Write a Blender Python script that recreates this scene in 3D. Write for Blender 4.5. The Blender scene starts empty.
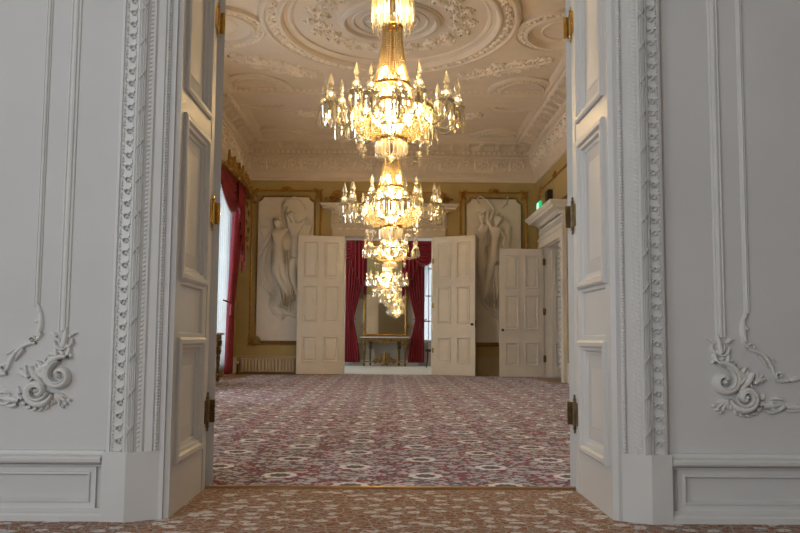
import bpy, math, random
from math import sin, cos, pi, radians, sqrt, atan2, hypot
from mathutils import Vector, Matrix
random.seed(7)
scene = bpy.context.scene
COL = scene.collection

# ------------------------------------------------------------------ camera, world, light, exposure
EYE = 0.73
cam_data = bpy.data.cameras.new('camera')
cam = bpy.data.objects.new('camera', cam_data)
COL.objects.link(cam)
cam_data.sensor_width = 36.0
cam_data.lens = 36.0 * 820.0 / 800.0
cam_data.clip_start = 0.05
cam_data.clip_end = 300
ROT = Matrix.Rotation(-radians(0.82), 3, 'Z') @ Matrix.Rotation(pi / 2 + radians(5.02), 3, 'X') @ Matrix.Rotation(radians(0.44), 3, 'Z')
cam.matrix_world = Matrix.Translation((0, 0, EYE)) @ ROT.to_4x4()
scene.camera = cam

world = bpy.data.worlds.new('daylight_sky')
scene.world = world
world.use_nodes = True
wn = world.node_tree
bg = wn.nodes['Background']
bg.inputs[0].default_value = (0.86, 0.93, 1.0, 1)
bg.inputs[1].default_value = 1.05

vs = scene.view_settings
vs.view_transform = 'Standard'
vs.look = 'None'
vs.gamma = 1.0
vs.use_curve_mapping = False
vs.exposure = 0.0
scene.cycles.max_bounces = 7
scene.cycles.diffuse_bounces = 4
scene.cycles.glossy_bounces = 4
scene.cycles.transmission_bounces = 4
scene.cycles.transparent_max_bounces = 40
scene.cycles.sample_clamp_indirect = 6.0
scene.cycles.caustics_reflective = False
scene.cycles.caustics_refractive = False
scene.cycles.use_denoising = True


def area_light(name, loc, rot, sx, sy, power, color):
    d = bpy.data.lights.new(name, 'AREA')
    d.shape = 'RECTANGLE'; d.size = sx; d.size_y = sy
    d.energy = power; d.color = color
    o = bpy.data.objects.new(name, d)
    o.location = loc; o.rotation_euler = rot
    COL.objects.link(o)
    return o


DAY = (0.86, 0.94, 1.0)
# daylight through the tall windows in the left side wall and the rear wall of the near room
area_light('daylight_near_side_window', (-4.42, -.9, 2.2), (0, -pi / 2, 0), 2.6, 1.6, 55, DAY)
for wx, wp in ((-2.9, 105), (2.9, 2)):
    area_light('daylight_rear_window', (wx, -3.45, 2.3), (pi / 2, 0, 0), 1.3, 2.0, wp, DAY)
# daylight through the windows in the left wall of the long room
for wy, wp in ((6.4, 45), (10.3, 85), (14.8, 75)):
    area_light('daylight_side_window', (-3.62, wy, 1.95), (0, -pi / 2, 0), 2.9, 1.4, wp, DAY)
# daylight through the far windows
for wx in (-1.35, 1.45):
    area_light('daylight_far_window', (wx, 22.5, 1.95), (-pi / 2, 0, 0), 0.9, 2.7, 45, DAY)
area_light('daylight_far_side_window', (-3.5, 19.4, 1.9), (0, -pi / 2, 0), 2.8, 1.6, 75, DAY)

# ------------------------------------------------------------------ helpers
def px(u, v, axis, val):
    """the world point seen at pixel (u, v) on the plane axis = val"""
    d = ROT @ Vector(((u - 400) / 820.0, -(v - 266.5) / 820.0, -1))
    i = 'xyz'.index(axis)
    c = Vector((0, 0, EYE))
    return c + d * ((val - c[i]) / d[i])


class MB:
    def __init__(self):
        self.V = []; self.F = []

    def add(self, vs, fs):
        b = len(self.V)
        self.V.extend(vs)
        self.F.extend([tuple(b + i for i in f) for f in fs])

    def box(self, x0, x1, y0, y1, z0, z1):
        self.add([(x0, y0, z0), (x1, y0, z0), (x1, y1, z0), (x0, y1, z0), (x0, y0, z1), (x1, y0, z1), (x1, y1, z1), (x0, y1, z1)],
                 [(0, 3, 2, 1), (4, 5, 6, 7), (0, 1, 5, 4), (1, 2, 6, 5), (2, 3, 7, 6), (3, 0, 4, 7)])
        return self

    def grid(self, rows, close_u=False, close_v=False):
        n = len(rows); k = len(rows[0])
        vs = [p for r in rows for p in r]
        fs = []
        for i in range(n if close_v else n - 1):
            for j in range(k if close_u else k - 1):
                a = i * k + j; b = i * k + (j + 1) % k
                c = ((i + 1) % n) * k + (j + 1) % k; d = ((i + 1) % n) * k + j
                fs.append((a, b, c, d))
        self.add(vs, fs)
        return self

    def lathe(self, prof, n=16, c=(0, 0, 0), sx=1, sy=1):
        rows = [[(c[0] + r * cos(2 * pi * j / n) * sx, c[1] + r * sin(2 * pi * j / n) * sy, c[2] + z) for j in range(n)] for r, z in prof]
        return self.grid(rows, close_u=True)

    def tube(self, pts, rad, n=8, cap=True):
        pts = [Vector(p) for p in pts]
        if not hasattr(rad, '__len__'):
            rad = [rad] * len(pts)
        rows = []
        up = Vector((0.13, 0.31, 0.94))
        for i, p in enumerate(pts):
            t = (pts[min(i + 1, len(pts) - 1)] - pts[max(i - 1, 0)]).normalized()
            if abs(t.dot(up)) > 0.97:
                up = Vector((0.95, 0.2, 0.1))
            a = t.cross(up).normalized(); b = t.cross(a)
            rows.append([tuple(p + (a * cos(2 * pi * j / n) + b * sin(2 * pi * j / n)) * rad[i]) for j in range(n)])
        self.grid(rows, close_u=True)
        if cap:
            for r in (rows[0], rows[-1]):
                self.add(list(r), [tuple(range(n))])
        return self

    def ball(self, c, r, sz=1.0, n=8, m=5):
        prof = [(max(1e-4, r * sin(pi * i / m)), -r * cos(pi * i / m) * sz) for i in range(m + 1)]
        return self.lathe(prof, n, c)

    def gem(self, c, r, up, dn, n=4, a0=0.0):
        """a cut drop: waist ring with a point above and below"""
        vs = [(c[0] + r * cos(a0 + 2 * pi * j / n), c[1] + r * sin(a0 + 2 * pi * j / n), c[2]) for j in range(n)]
        vs += [(c[0], c[1], c[2] + up), (c[0], c[1], c[2] - dn)]
        fs = []
        for j in range(n):
            fs += [(j, (j + 1) % n, n), ((j + 1) % n, j, n + 1)]
        self.add(vs, fs)
        return self

    def prism(self, c, r, L, n=4, a0=0.3):
        """hanging icicle prism, top at c"""
        z = c[2]
        rows = []
        for rr, zz in ((r * .35, z), (r, z - .1 * L), (r * .9, z - .82 * L), (r * .1, z - L)):
            rows.append([(c[0] + rr * cos(a0 + 2 * pi * j / n), c[1] + rr * sin(a0 + 2 * pi * j / n), zz) for j in range(n)])
        return self.grid(rows, close_u=True)

    # relief ornament in a (u, v, h) frame T
    def ribbon(self, T, pts, wid, hgt):
        n = len(pts)
        rows = []
        for i, (x, y) in enumerate(pts):
            x0, y0 = pts[max(0, i - 1)]; x1, y1 = pts[min(n - 1, i + 1)]
            dx, dy = x1 - x0, y1 - y0
            L = hypot(dx, dy) or 1
            nx, ny = -dy / L, dx / L
            w = wid[i] if hasattr(wid, '__len__') else wid
            h = hgt[i] if hasattr(hgt, '__len__') else hgt
            rows.append([T(x + nx * w * k, y + ny * w * k, h * q) for k, q in ((-1, -.05), (-.62, .8), (0, 1), (.62, .8), (1, -.05))])
        return self.grid(rows)

    def spiral(self, T, cx, cy, r, a0, turns, d, w, h, n=16, end=.22):
        pts = []; ws = []
        for i in range(n + 1):
            t = i / n
            rr = r * (1 - (1 - end) * t ** .8)
            a = a0 + d * turns * 2 * pi * t
            pts.append((cx + rr * cos(a), cy + rr * sin(a)))
            ws.append(w * (1 - .45 * t) * min(1, .35 + t * 6))
        self.ribbon(T, pts, ws, h)
        return self

    def leaf(self, T, x, y, a, L, w, h, curl=0.0, n=5):
        pts = []; ws = []; hs = []
        for i in range(n + 1):
            t = i / n
            pts.append((x, y))
            ws.append(w * (sin(pi * min(1, .12 + .88 * t) ** .8) + .06))
            hs.append(h * (1 - .45 * t))
            x += cos(a) * L / n; y += sin(a) * L / n; a += curl / n
        return self.ribbon(T, pts, ws, hs)

    def bud(self, T, x, y, r, h, n=7):
        rows = [[T(x + r * k * cos(2 * pi * j / n), y + r * k * sin(2 * pi * j / n), h * q) for j in range(n)] for k, q in ((1, -.05), (.75, .7), (.3, 1), (.02, 1.02))]
        return self.grid(rows, close_u=True)

    def acanthus(self, T, cx, cy, r, a0, d, h, turns=1.15, leaves=5, w=.2, n=14):
        self.spiral(T, cx, cy, r, a0, turns, d, r * w, h, n=n)
        for k in range(leaves):
            a = a0 + d * (k + .4) / leaves * 2 * pi * .8
            rr = r * (1 - .12 * k / leaves)
            self.leaf(T, cx + rr * cos(a), cy + rr * sin(a), a + d * .9, r * .62, r * .2, h * .8, curl=d * 1.0, n=4)
        self.bud(T, cx, cy, r * .28, h * 1.1, n=6)
        return self

    def rects(self, T, u0, u1, v0, v1, loops, cap=True):
        """nested rectangles: loops = [(inset, h), ...]"""
        rows = []
        for ins, h in loops:
            rows.append([T(u0 + ins, v0 + ins, h), T(u1 - ins, v0 + ins, h), T(u1 - ins, v1 - ins, h), T(u0 + ins, v1 - ins, h)])
        self.grid(rows, close_u=True)
        if cap:
            self.add(rows[-1], [(0, 1, 2, 3)])
        return self

    def panelled(self, T, u0, u1, v0, v1, holes, loops):
        """flat face with panels sunk or raised in it"""
        us = sorted(set([u0, u1] + [h[0] for h in holes] + [h[1] for h in holes]))
        vv = sorted(set([v0, v1] + [h[2] for h in holes] + [h[3] for h in holes]))
        for i in range(len(us) - 1):
            for j in range(len(vv) - 1):
                cu, cv = (us[i] + us[i + 1]) / 2, (vv[j] + vv[j + 1]) / 2
                if any(a < cu < b and c < cv < d for a, b, c, d in holes):
                    continue
                self.add([T(us[i], vv[j], 0), T(us[i + 1], vv[j], 0), T(us[i + 1], vv[j + 1], 0), T(us[i], vv[j + 1], 0)], [(0, 1, 2, 3)])
        for a, b, c, d in holes:
            self.rects(T, a, b, c, d, loops)
        return self

    def build(self, name, mat, parent=None, smooth=False, fixn=True):
        me = bpy.data.meshes.new(name)
        me.from_pydata([tuple(v) for v in self.V], [], self.F)
        me.materials.append(mat)
        if smooth:
            for p in me.polygons:
                p.use_smooth = True
        me.update()
        o = bpy.data.objects.new(name, me)
        COL.objects.link(o)
        if parent:
            o.parent = parent
        return o


def empty(name, loc=(0, 0, 0), rz=0.0):
    o = bpy.data.objects.new(name, None)
    o.empty_display_size = .1
    COL.objects.link(o)
    o.location = loc; o.rotation_euler = (0, 0, rz)
    return o


def tag(o, label=None, cat=None, group=None, kind=None):
    if label: o['label'] = label
    if cat: o['category'] = cat
    if group: o['group'] = group
    if kind: o['kind'] = kind
    return o


def struct(o):
    o['kind'] = 'structure'
    return o


def copy_tree(o, parent=None):
    c = o.copy()
    COL.objects.link(c)
    if parent:
        c.parent = parent
    for ch in list(o.children):
        copy_tree(ch, c)
    return c


# ------------------------------------------------------------------ materials
def new_mat(name):
    m = bpy.data.materials.new(name)
    m.use_nodes = True
    nt = m.node_tree
    return m, nt, nt.nodes['Principled BSDF']


def paint(name, col, rough=.5, var=.06, scale=6, bump=.0, metal=0.0, bscale=60, spec=.5):
    m, nt, b = new_mat(name)
    N = nt.nodes; L = nt.links
    tc = N.new('ShaderNodeTexCoord')
    nz = N.new('ShaderNodeTexNoise'); nz.inputs['Scale'].default_value = scale; nz.inputs['Detail'].default_value = 4
    L.new(tc.outputs['Object'], nz.inputs['Vector'])
    r = N.new('ShaderNodeValToRGB')
    r.color_ramp.elements[0].position = .3; r.color_ramp.elements[1].position = .7
    r.color_ramp.elements[0].color = tuple(c * (1 - var) for c in col) + (1,)
    r.color_ramp.elements[1].color = tuple(min(1, c * (1 + var)) for c in col) + (1,)
    L.new(nz.outputs['Fac'], r.inputs['Fac'])
    L.new(r.outputs['Color'], b.inputs['Base Color'])
    b.inputs['Roughness'].default_value = rough
    b.inputs['Metallic'].default_value = metal
    b.inputs['Specular IOR Level'].default_value = spec
    if bump:
        n2 = N.new('ShaderNodeTexNoise'); n2.inputs['Scale'].default_value = bscale; n2.inputs['Detail'].default_value = 3
        L.new(tc.outputs['Object'], n2.inputs['Vector'])
        bp = N.new('ShaderNodeBump'); bp.inputs['Strength'].default_value = bump; bp.inputs['Distance'].default_value = .01
        L.new(n2.outputs['Fac'], bp.inputs['Height'])
        L.new(bp.outputs['Normal'], b.inputs['Normal'])
    return m


WHITE = paint('white_gloss_paint', (.70, .70, .69), .42, .03, 3)
WALLW = paint('pale_grey_wall_paint', (.645, .64, .64), .7, .035, 2.2, .05, bscale=30)
ORNW = paint('white_plaster_ornament', (.72, .715, .70), .5, .03, 8)
DCASE = paint('doorcase_paint', (.60, .53, .43), .5, .04, 4)
DCORN = paint('doorcase_ornament_paint', (.74, .67, .56), .5, .04, 4)
CREAM = paint('cream_paint', (.80, .78, .74), .45, .04, 4)
PLASTER = paint('ceiling_plaster', (.73, .65, .57), .8, .04, 3)
PLASTORN = paint('ceiling_ornament_plaster', (.85, .77, .68), .75, .05, 10)
OLIVE = paint('olive_gold_wall_paint', (.45, .35, .15), .6, .06, 3)
OLIVE2 = paint('muted_olive_wall_paint', (.36, .31, .20), .6, .05, 3)
RELIEF = paint('relief_plaster', (.74, .70, .63), .65, .04, 5)
GILT = paint('aged_gilt', (.46, .23, .045), .38, .35, 25, .4, metal=.7)
GILTD = paint('dark_gilt', (.46, .25, .065), .38, .4, 30, .4, metal=.6)
DULLG = paint('dull_gold_braid', (.26, .14, .04), .6, .2, 20)
ANTQ = paint('antique_gilding', (.20, .125, .04), .45, .4, 30, .3, metal=.5)
ANTQ2 = paint('antique_gilding_bright', (.34, .20, .055), .42, .4, 30, .3, metal=.6)
BRASS = paint('brass', (.66, .43, .14), .25, .2, 30, metal=1.0)
BRONZE = paint('dark_bronze', (.20, .14, .07), .38, .35, 20, metal=.8)
BLACK = paint('black_metal', (.02, .018, .016), .35, .2, 10)
DARKWOOD = paint('dark_wood', (.05, .03, .02), .35, .3, 15)
OAK = paint('oak_floor_boards', (.27, .15, .07), .4, .25, 9)
MARBLE = paint('white_marble', (.74, .74, .76), .2, .08, 10)
WINFRAME = paint('window_frame_white', (.75, .77, .8), .5, .03, 5)
FARWALL = paint('far_room_grey_wall', (.46, .45, .43), .6, .04, 3)
RADI = paint('radiator_enamel', (.66, .55, .40), .35, .03, 5)


def velvet(name, col):
    m, nt, b = new_mat(name)
    N = nt.nodes; L = nt.links
    tc = N.new('ShaderNodeTexCoord')
    nz = N.new('ShaderNodeTexNoise'); nz.inputs['Scale'].default_value = 14; nz.inputs['Detail'].default_value = 6
    L.new(tc.outputs['Object'], nz.inputs['Vector'])
    r = N.new('ShaderNodeValToRGB')
    r.color_ramp.elements[0].position = .35; r.color_ramp.elements[1].position = .65
    r.color_ramp.elements[0].color = tuple(c * .75 for c in col) + (1,)
    r.color_ramp.elements[1].color = tuple(c * 1.15 for c in col) + (1,)
    L.new(nz.outputs['Fac'], r.inputs['Fac']); L.new(r.outputs['Color'], b.inputs['Base Color'])
    b.inputs['Roughness'].default_value = .6
    b.inputs['Sheen Weight'].default_value = .02
    b.inputs['Sheen Tint'].default_value = (1, .3, .4, 1)
    return m


RED = velvet('crimson_damask', (.23, .004, .015))


def sheer():
    m, nt, b = new_mat('white_sheer_voile')
    N = nt.nodes; L = nt.links
    out = N['Material Output']
    N.remove(b)
    tl = N.new('ShaderNodeBsdfTranslucent'); tl.inputs[0].default_value = (.40, .43, .47, 1)
    df = N.new('ShaderNodeBsdfDiffuse'); df.inputs[0].default_value = (.70, .73, .77, 1)
    tr = N.new('ShaderNodeBsdfTransparent')
    tc = N.new('ShaderNodeTexCoord'); w = N.new('ShaderNodeTexNoise'); w.inputs['Scale'].default_value = 40
    L.new(tc.outputs['Object'], w.inputs['Vector'])
    mp = N.new('ShaderNodeMapRange'); mp.inputs['To Min'].default_value = .3; mp.inputs['To Max'].default_value = .5
    L.new(w.outputs['Fac'], mp.inputs['Value'])
    a = N.new('ShaderNodeMixShader'); a.inputs[0].default_value = .4
    L.new(tl.outputs[0], a.inputs[1]); L.new(df.outputs[0], a.inputs[2])
    c = N.new('ShaderNodeMixShader')
    L.new(mp.outputs[0], c.inputs[0]); L.new(a.outputs[0], c.inputs[1]); L.new(tr.outputs[0], c.inputs[2])
    L.new(c.outputs[0], out.inputs[0])
    return m


SHEER = sheer()


def crystal(name, tint, transp=.42, body=(.95, .90, .80), rough=.06):
    m, nt, b = new_mat(name)
    N = nt.nodes; L = nt.links
    out = N['Material Output']
    N.remove(b)
    gl = N.new('ShaderNodeBsdfGlossy'); gl.inputs['Color'].default_value = (1, .97, .9, 1); gl.inputs['Roughness'].default_value = rough
    tr = N.new('ShaderNodeBsdfTransparent'); tr.inputs[0].default_value = tint + (1,)
    tl = N.new('ShaderNodeBsdfTranslucent'); tl.inputs[0].default_value = body + (1,)
    df = N.new('ShaderNodeBsdfDiffuse'); df.inputs[0].default_value = body + (1,)
    lw = N.new('ShaderNodeLayerWeight'); lw.inputs[0].default_value = .32
    mk = N.new('ShaderNodeMixShader'); mk.inputs[0].default_value = .4
    L.new(tl.outputs[0], mk.inputs[1]); L.new(df.outputs[0], mk.inputs[2])
    a = N.new('ShaderNodeMixShader'); a.inputs[0].default_value = transp
    L.new(mk.outputs[0], a.inputs[1]); L.new(tr.outputs[0], a.inputs[2])
    c = N.new('ShaderNodeMixShader')
    L.new(lw.outputs['Fresnel'], c.inputs[0])
    L.new(a.outputs[0], c.inputs[1]); L.new(gl.outputs[0], c.inputs[2])
    L.new(c.outputs[0], out.inputs[0])
    return m


CRYSTAL = crystal('cut_crystal', (1, .99, .96), .48, (.85, .80, .70))
BEADS = crystal('crystal_beads', (1, .95, .84), .2, (.60, .48, .28))


def emit(name, col, s):
    m, nt, b = new_mat(name)
    b.inputs['Base Color'].default_value = col + (1,)
    b.inputs['Emission Color'].default_value = col + (1,)
    b.inputs['Emission Strength'].default_value = s
    return m


ARMGLOW = emit('added_arm_glow', (1, .74, .38), 9)  # added glow that brightens the crystal arms
BULB = emit('lamp_bulb_glow', (1, .72, .33), 45)
SIGNG = emit('exit_sign_green', (.02, .62, .22), .9)
SIGNW = emit('exit_sign_white', (.85, 1, .9), .9)


def mirror_mat():
    m, nt, b = new_mat('silvered_mirror_glass')
    b.inputs['Base Color'].default_value = (.80, .82, .80, 1)
    b.inputs['Metallic'].default_value = 1
    b.inputs['Roughness'].default_value = .03
    return m


MIRROR = mirror_mat()


def glass_mat():
    m, nt, b = new_mat('window_glass')
    N = nt.nodes; L = nt.links; out = N['Material Output']; N.remove(b)
    tr = N.new('ShaderNodeBsdfTransparent'); tr.inputs[0].default_value = (.95, .97, .97, 1)
    gl = N.new('ShaderNodeBsdfGlossy'); gl.inputs['Roughness'].default_value = .02
    c = N.new('ShaderNodeMixShader'); c.inputs[0].default_value = .06
    L.new(tr.outputs[0], c.inputs[1]); L.new(gl.outputs[0], c.inputs[2]); L.new(c.outputs[0], out.inputs[0])
    return m


GLASS = glass_mat()


def mnode(N, L, op, a, b=None, clamp=False):
    n = N.new('ShaderNodeMath'); n.operation = op; n.use_clamp = clamp
    for i, s in enumerate((a, b)):
        if s is None: continue
        if isinstance(s, (int, float)): n.inputs[i].default_value = s
        else: L.new(s, n.inputs[i])
    return n.outputs[0]


def mixc(N, L, f, a, b):
    n = N.new('ShaderNodeMix'); n.data_type = 'RGBA'
    for s, i in ((f, 0), (a, 6), (b, 7)):
        if isinstance(s, (int, float)): n.inputs[i].default_value = s
        elif isinstance(s, tuple): n.inputs[i].default_value = s + (1,)
        else: L.new(s, n.inputs[i])
    return n.outputs[2]


def ramp(N, L, fac, stops, interp='CONSTANT'):
    r = N.new('ShaderNodeValToRGB'); cr = r.color_ramp; cr.interpolation = interp
    while len(cr.elements) < len(stops): cr.elements.new(.5)
    for e, (p, c) in zip(cr.elements, stops):
        e.position = p; e.color = (c + (1,)) if isinstance(c, tuple) else (c, c, c, 1)
    L.new(fac, r.inputs[0])
    return r.outputs[0]


def carpet_far():
    m, nt, b = new_mat('patterned_axminster_carpet')
    N = nt.nodes; L = nt.links
    g = N.new('ShaderNodeNewGeometry')
    sp = N.new('ShaderNodeSeparateXYZ'); L.new(g.outputs['Position'], sp.inputs[0])
    X, Y = sp.outputs[0], sp.outputs[1]
    PX, PY = .778, .592

    def lat(ox, oy, rad_scale=1.0):
        u = mnode(N, L, 'DIVIDE', mnode(N, L, 'SUBTRACT', X, ox), PX)
        v = mnode(N, L, 'DIVIDE', mnode(N, L, 'SUBTRACT', Y, oy), PY)
        fu = mnode(N, L, 'MULTIPLY', mnode(N, L, 'SUBTRACT', mnode(N, L, 'FRACT', mnode(N, L, 'ADD', u, 100.5)), .5), PX)
        fv = mnode(N, L, 'MULTIPLY', mnode(N, L, 'SUBTRACT', mnode(N, L, 'FRACT', mnode(N, L, 'ADD', v, .5)), .5), PY)
        d = mnode(N, L, 'SQRT', mnode(N, L, 'ADD', mnode(N, L, 'MULTIPLY', fu, fu), mnode(N, L, 'MULTIPLY', fv, fv)))
        ang = mnode(N, L, 'ARCTAN2', fv, fu)
        wob = mnode(N, L, 'MULTIPLY', mnode(N, L, 'SINE', mnode(N, L, 'MULTIPLY', ang, 9)), .006)
        return mnode(N, L, 'ADD', d, wob)
    d1 = mnode(N, L, 'MINIMUM', lat(-.18, 4.165), lat(-.18 + PX / 2, 4.165 + PY / 2))
    d2 = mnode(N, L, 'MINIMUM', lat(-.18 + PX / 2, 4.165), lat(-.18, 4.165 + PY / 2))
    # small multicoloured flowers all over
    def vor(scale, rnd=1.0):
        v = N.new('ShaderNodeTexVoronoi'); v.voronoi_dimensions = '2D'; v.inputs['Scale'].default_value = scale
        v.inputs['Randomness'].default_value = rnd
        L.new(g.outputs['Position'], v.inputs['Vector'])
        s = N.new('ShaderNodeSeparateColor'); L.new(v.outputs['Color'], s.inputs[0])
        return v.outputs['Distance'], s.outputs[0], s.outputs[1]
    D, R1, R2 = vor(22)
    RED_, WINE, RUST, PALE, GREY, OLV, PLUM = (.27, .012, .022), (.12, .006, .024), (.21, .065, .03), (.52, .51, .60), (.13, .115, .15), (.12, .085, .03), (.17, .035, .12)
    base = ramp(N, L, R1, [(0, PALE), (.22, RED_), (.36, GREY), (.50, RUST), (.60, PALE), (.70, WINE), (.79, OLV), (.86, PLUM), (.93, (.45, .42, .44))])
    D2, R3, R4 = vor(44)
    fine = ramp(N, L, R3, [(0, RED_), (.25, PALE), (.48, RUST), (.6, GREY), (.8, PALE), (.9, WINE)])
    base = mixc(N, L, mnode(N, L, 'GREATER_THAN', R4, .62), base, fine)
    dotm = mnode(N, L, 'LESS_THAN', D, .16)
    base = mixc(N, L, mnode(N, L, 'MULTIPLY', dotm, .8), base, (.5, .48, .5))
    # rings
    ring2 = mnode(N, L, 'LESS_THAN', d2, .062); core2 = mnode(N, L, 'LESS_THAN', d2, .036)
    base = mixc(N, L, mnode(N, L, 'MULTIPLY', ring2, .7), base, (.50, .48, .5))
    base = mixc(N, L, mnode(N, L, 'MULTIPLY', core2, .8), base, (.12, .11, .12))
    ring1 = mnode(N, L, 'LESS_THAN', d1, .092); core1 = mnode(N, L, 'LESS_THAN', d1, .055)
    base = mixc(N, L, ring1, base, (.82, .81, .84))
    base = mixc(N, L, core1, base, (.09, .085, .09))
    L.new(base, b.inputs['Base Color'])
    b.inputs['Roughness'].default_value = .9
    b.inputs['Specular IOR Level'].default_value = .25
    b.inputs['Sheen Weight'].default_value = .32
    b.inputs['Sheen Roughness'].default_value = .2
    b.inputs['Sheen Tint'].default_value = (.9, .92, 1, 1)
    nz = N.new('ShaderNodeTexNoise'); nz.inputs['Scale'].default_value = 250
    L.new(g.outputs['Position'], nz.inputs['Vector'])
    bp = N.new('ShaderNodeBump'); bp.inputs['Strength'].default_value = .4; bp.inputs['Distance'].default_value = .004
    L.new(nz.outputs['Fac'], bp.inputs['Height']); L.new(bp.outputs['Normal'], b.inputs['Normal'])
    return m


def carpet_near():
    m, nt, b = new_mat('terracotta_leaf_carpet')
    N = nt.nodes; L = nt.links
    g = N.new('ShaderNodeNewGeometry')
    nz = N.new('ShaderNodeTexNoise'); nz.inputs['Scale'].default_value = 14; nz.inputs['Detail'].default_value = 3
    L.new(g.outputs['Position'], nz.inputs['Vector'])
    wv = N.new('ShaderNodeVectorMath'); wv.operation = 'SCALE'; wv.inputs['Scale'].default_value = .05
    L.new(nz.outputs['Color'], wv.inputs[0])
    ad = N.new('ShaderNodeVectorMath'); ad.operation = 'ADD'
    L.new(g.outputs['Position'], ad.inputs[0]); L.new(wv.outputs[0], ad.inputs[1])

    def vor(scale, sx, feat='F1'):
        mp = N.new('ShaderNodeMapping'); mp.inputs['Scale'].default_value = (sx, 1, 1)
        L.new(ad.outputs[0], mp.inputs[0])
        v = N.new('ShaderNodeTexVoronoi'); v.voronoi_dimensions = '2D'; v.feature = feat; v.inputs['Scale'].default_value = scale
        L.new(mp.outputs[0], v.inputs['Vector'])
        return v
    # twisting stems
    w2 = N.new('ShaderNodeTexNoise'); w2.inputs['Scale'].default_value = 17; w2.inputs['Detail'].default_value = 1.5; w2.inputs['Distortion'].default_value = 2.5
    L.new(g.outputs['Position'], w2.inputs['Vector'])
    base = ramp(N, L, w2.outputs['Fac'], [(0, (.34, .14, .07)), (.40, (.42, .34, .29)), (.455, (.34, .15, .08)), (.51, (.19, .09, .05)), (.55, (.44, .37, .32)), (.60, (.33, .14, .07))])
    ve = vor(19, 1.0, 'DISTANCE_TO_EDGE')
    base = mixc(N, L, mnode(N, L, 'LESS_THAN', ve.outputs['Distance'], .075), base, (.45, .39, .35))
    v1 = vor(14.0, .75)
    s = N.new('ShaderNodeSeparateColor'); L.new(v1.outputs['Color'], s.inputs[0])
    pet = mnode(N, L, 'ADD', v1.outputs['Distance'], mnode(N, L, 'MULTIPLY', w2.outputs['Fac'], .5))
    mask = mnode(N, L, 'MULTIPLY', mnode(N, L, 'LESS_THAN', pet, .53), mnode(N, L, 'GREATER_THAN', s.outputs[0], .34))
    base = mixc(N, L, mask, base, (.68, .66, .66))
    cen = mnode(N, L, 'MULTIPLY', mnode(N, L, 'LESS_THAN', v1.outputs['Distance'], .05), mask)
    base = mixc(N, L, cen, base, (.33, .2, .15))
    L.new(base, b.inputs['Base Color'])
    b.inputs['Roughness'].default_value = .95
    b.inputs['Specular IOR Level'].default_value = .2
    n3 = N.new('ShaderNodeTexNoise'); n3.inputs['Scale'].default_value = 300
    L.new(g.outputs['Position'], n3.inputs['Vector'])
    bp = N.new('ShaderNodeBump'); bp.inputs['Strength'].default_value = .5; bp.inputs['Distance'].default_value = .004
    L.new(n3.outputs['Fac'], bp.inputs['Height']); L.new(bp.outputs['Normal'], b.inputs['Normal'])
    return m


CARPETF = carpet_far()
CARPETN = carpet_near()
CARPETB = paint('pale_cream_carpet', (.66, .64, .60), .9, .06, 20, .2)

# ------------------------------------------------------------------ the shell
XL, XR = -3.07, 3.05            # side walls of the long room
YN, YB, YF = 3.38, 4.05, 16.70  # near wall front, near wall back, far wall
YG = 17.15                      # far wall back
YE = 22.0                       # end wall of the far room
ZC = 4.78                       # ceiling of the long room
OX0, OX1 = -.88, .925            # near opening
OZ = 2.95


def boxobj(name, mat, *bs):
    m = MB()
    for b_ in bs: m.box(*b_)
    return struct(m.build(name, mat))


boxobj('floor', CARPETN, (-4.6, 4.6, -3.6, 4.07, -.1, 0))
boxobj('floor_long_room', CARPETF, (XL - .7, XR + .7, 4.105, 16.86, -.1, 0))
boxobj('floor_far_room', CARPETB, (-3.6, 3.6, 16.86, YE + .3, -.1, 0))
m = MB()
m.grid([[(x, 4.065 + y, z) for y, z in ((0, -.02), (0, .004), (.008, .010), (.032, .010), (.04, .004), (.04, -.02))] for x in (OX0, OX1)])
struct(m.build('trim_1', paint('worn_brass', (.42, .27, .13), .3, .2, 8, metal=.9)))          # brass threshold bar
boxobj('ceiling_near_room', PLASTER, (-4.6, 4.6, -3.6, YN + .1, 4.4, 4.6))
boxobj('ceiling_far_room', PLASTER, (-3.6, 3.6, YG - .1, YE + .3, 4.4, 4.6))
# near room walls
boxobj('wall_near_left', WALLW, (-4.5, OX0 - .02, YN, YB, 0, 4.9), (OX0 - .03, OX1 / 2, YN + .01, YB - .01, OZ, 4.9))
boxobj('wall_near_right', WALLW, (OX1 + .02, 4.5, YN, YB, 0, 4.9), (OX1 / 2, OX1 + .03, YN + .01, YB - .01, OZ, 4.9))
boxobj('wall_near_back', OLIVE, (XL, -1.14, YB, YB + .02, 0, 4.9), (1.16, XR, YB, YB + .02, 0, 4.9), (-1.14, 1.16, YB, YB + .02, 3.2, 4.9))
boxobj('wall_side_left', WALLW, (-4.7, -4.5, -3.6, -1.7, 0, 4.5), (-4.7, -4.5, -.1, YN + .1, 0, 4.5), (-4.7, -4.5, -1.7, -.1, 0, .6), (-4.7, -4.5, -1.7, -.1, 3.6, 4.5))
boxobj('wall_side_right', WALLW, (4.5, 4.7, -3.6, YN + .1, 0, 4.5))
bs = [(-4.6, 4.6, -3.7, -3.5, 3.4, 4.5), (-4.6, 4.6, -3.7, -3.5, 0, .4)]
for a, b_ in ((-4.6, -3.6), (-2.2, 2.2), (3.6, 4.6)): bs.append((a, b_, -3.7, -3.5, .4, 3.4))
boxobj('wall_rear', paint('dark_ochre_wallpaper', (.20, .13, .05), .7), *bs)

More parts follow.
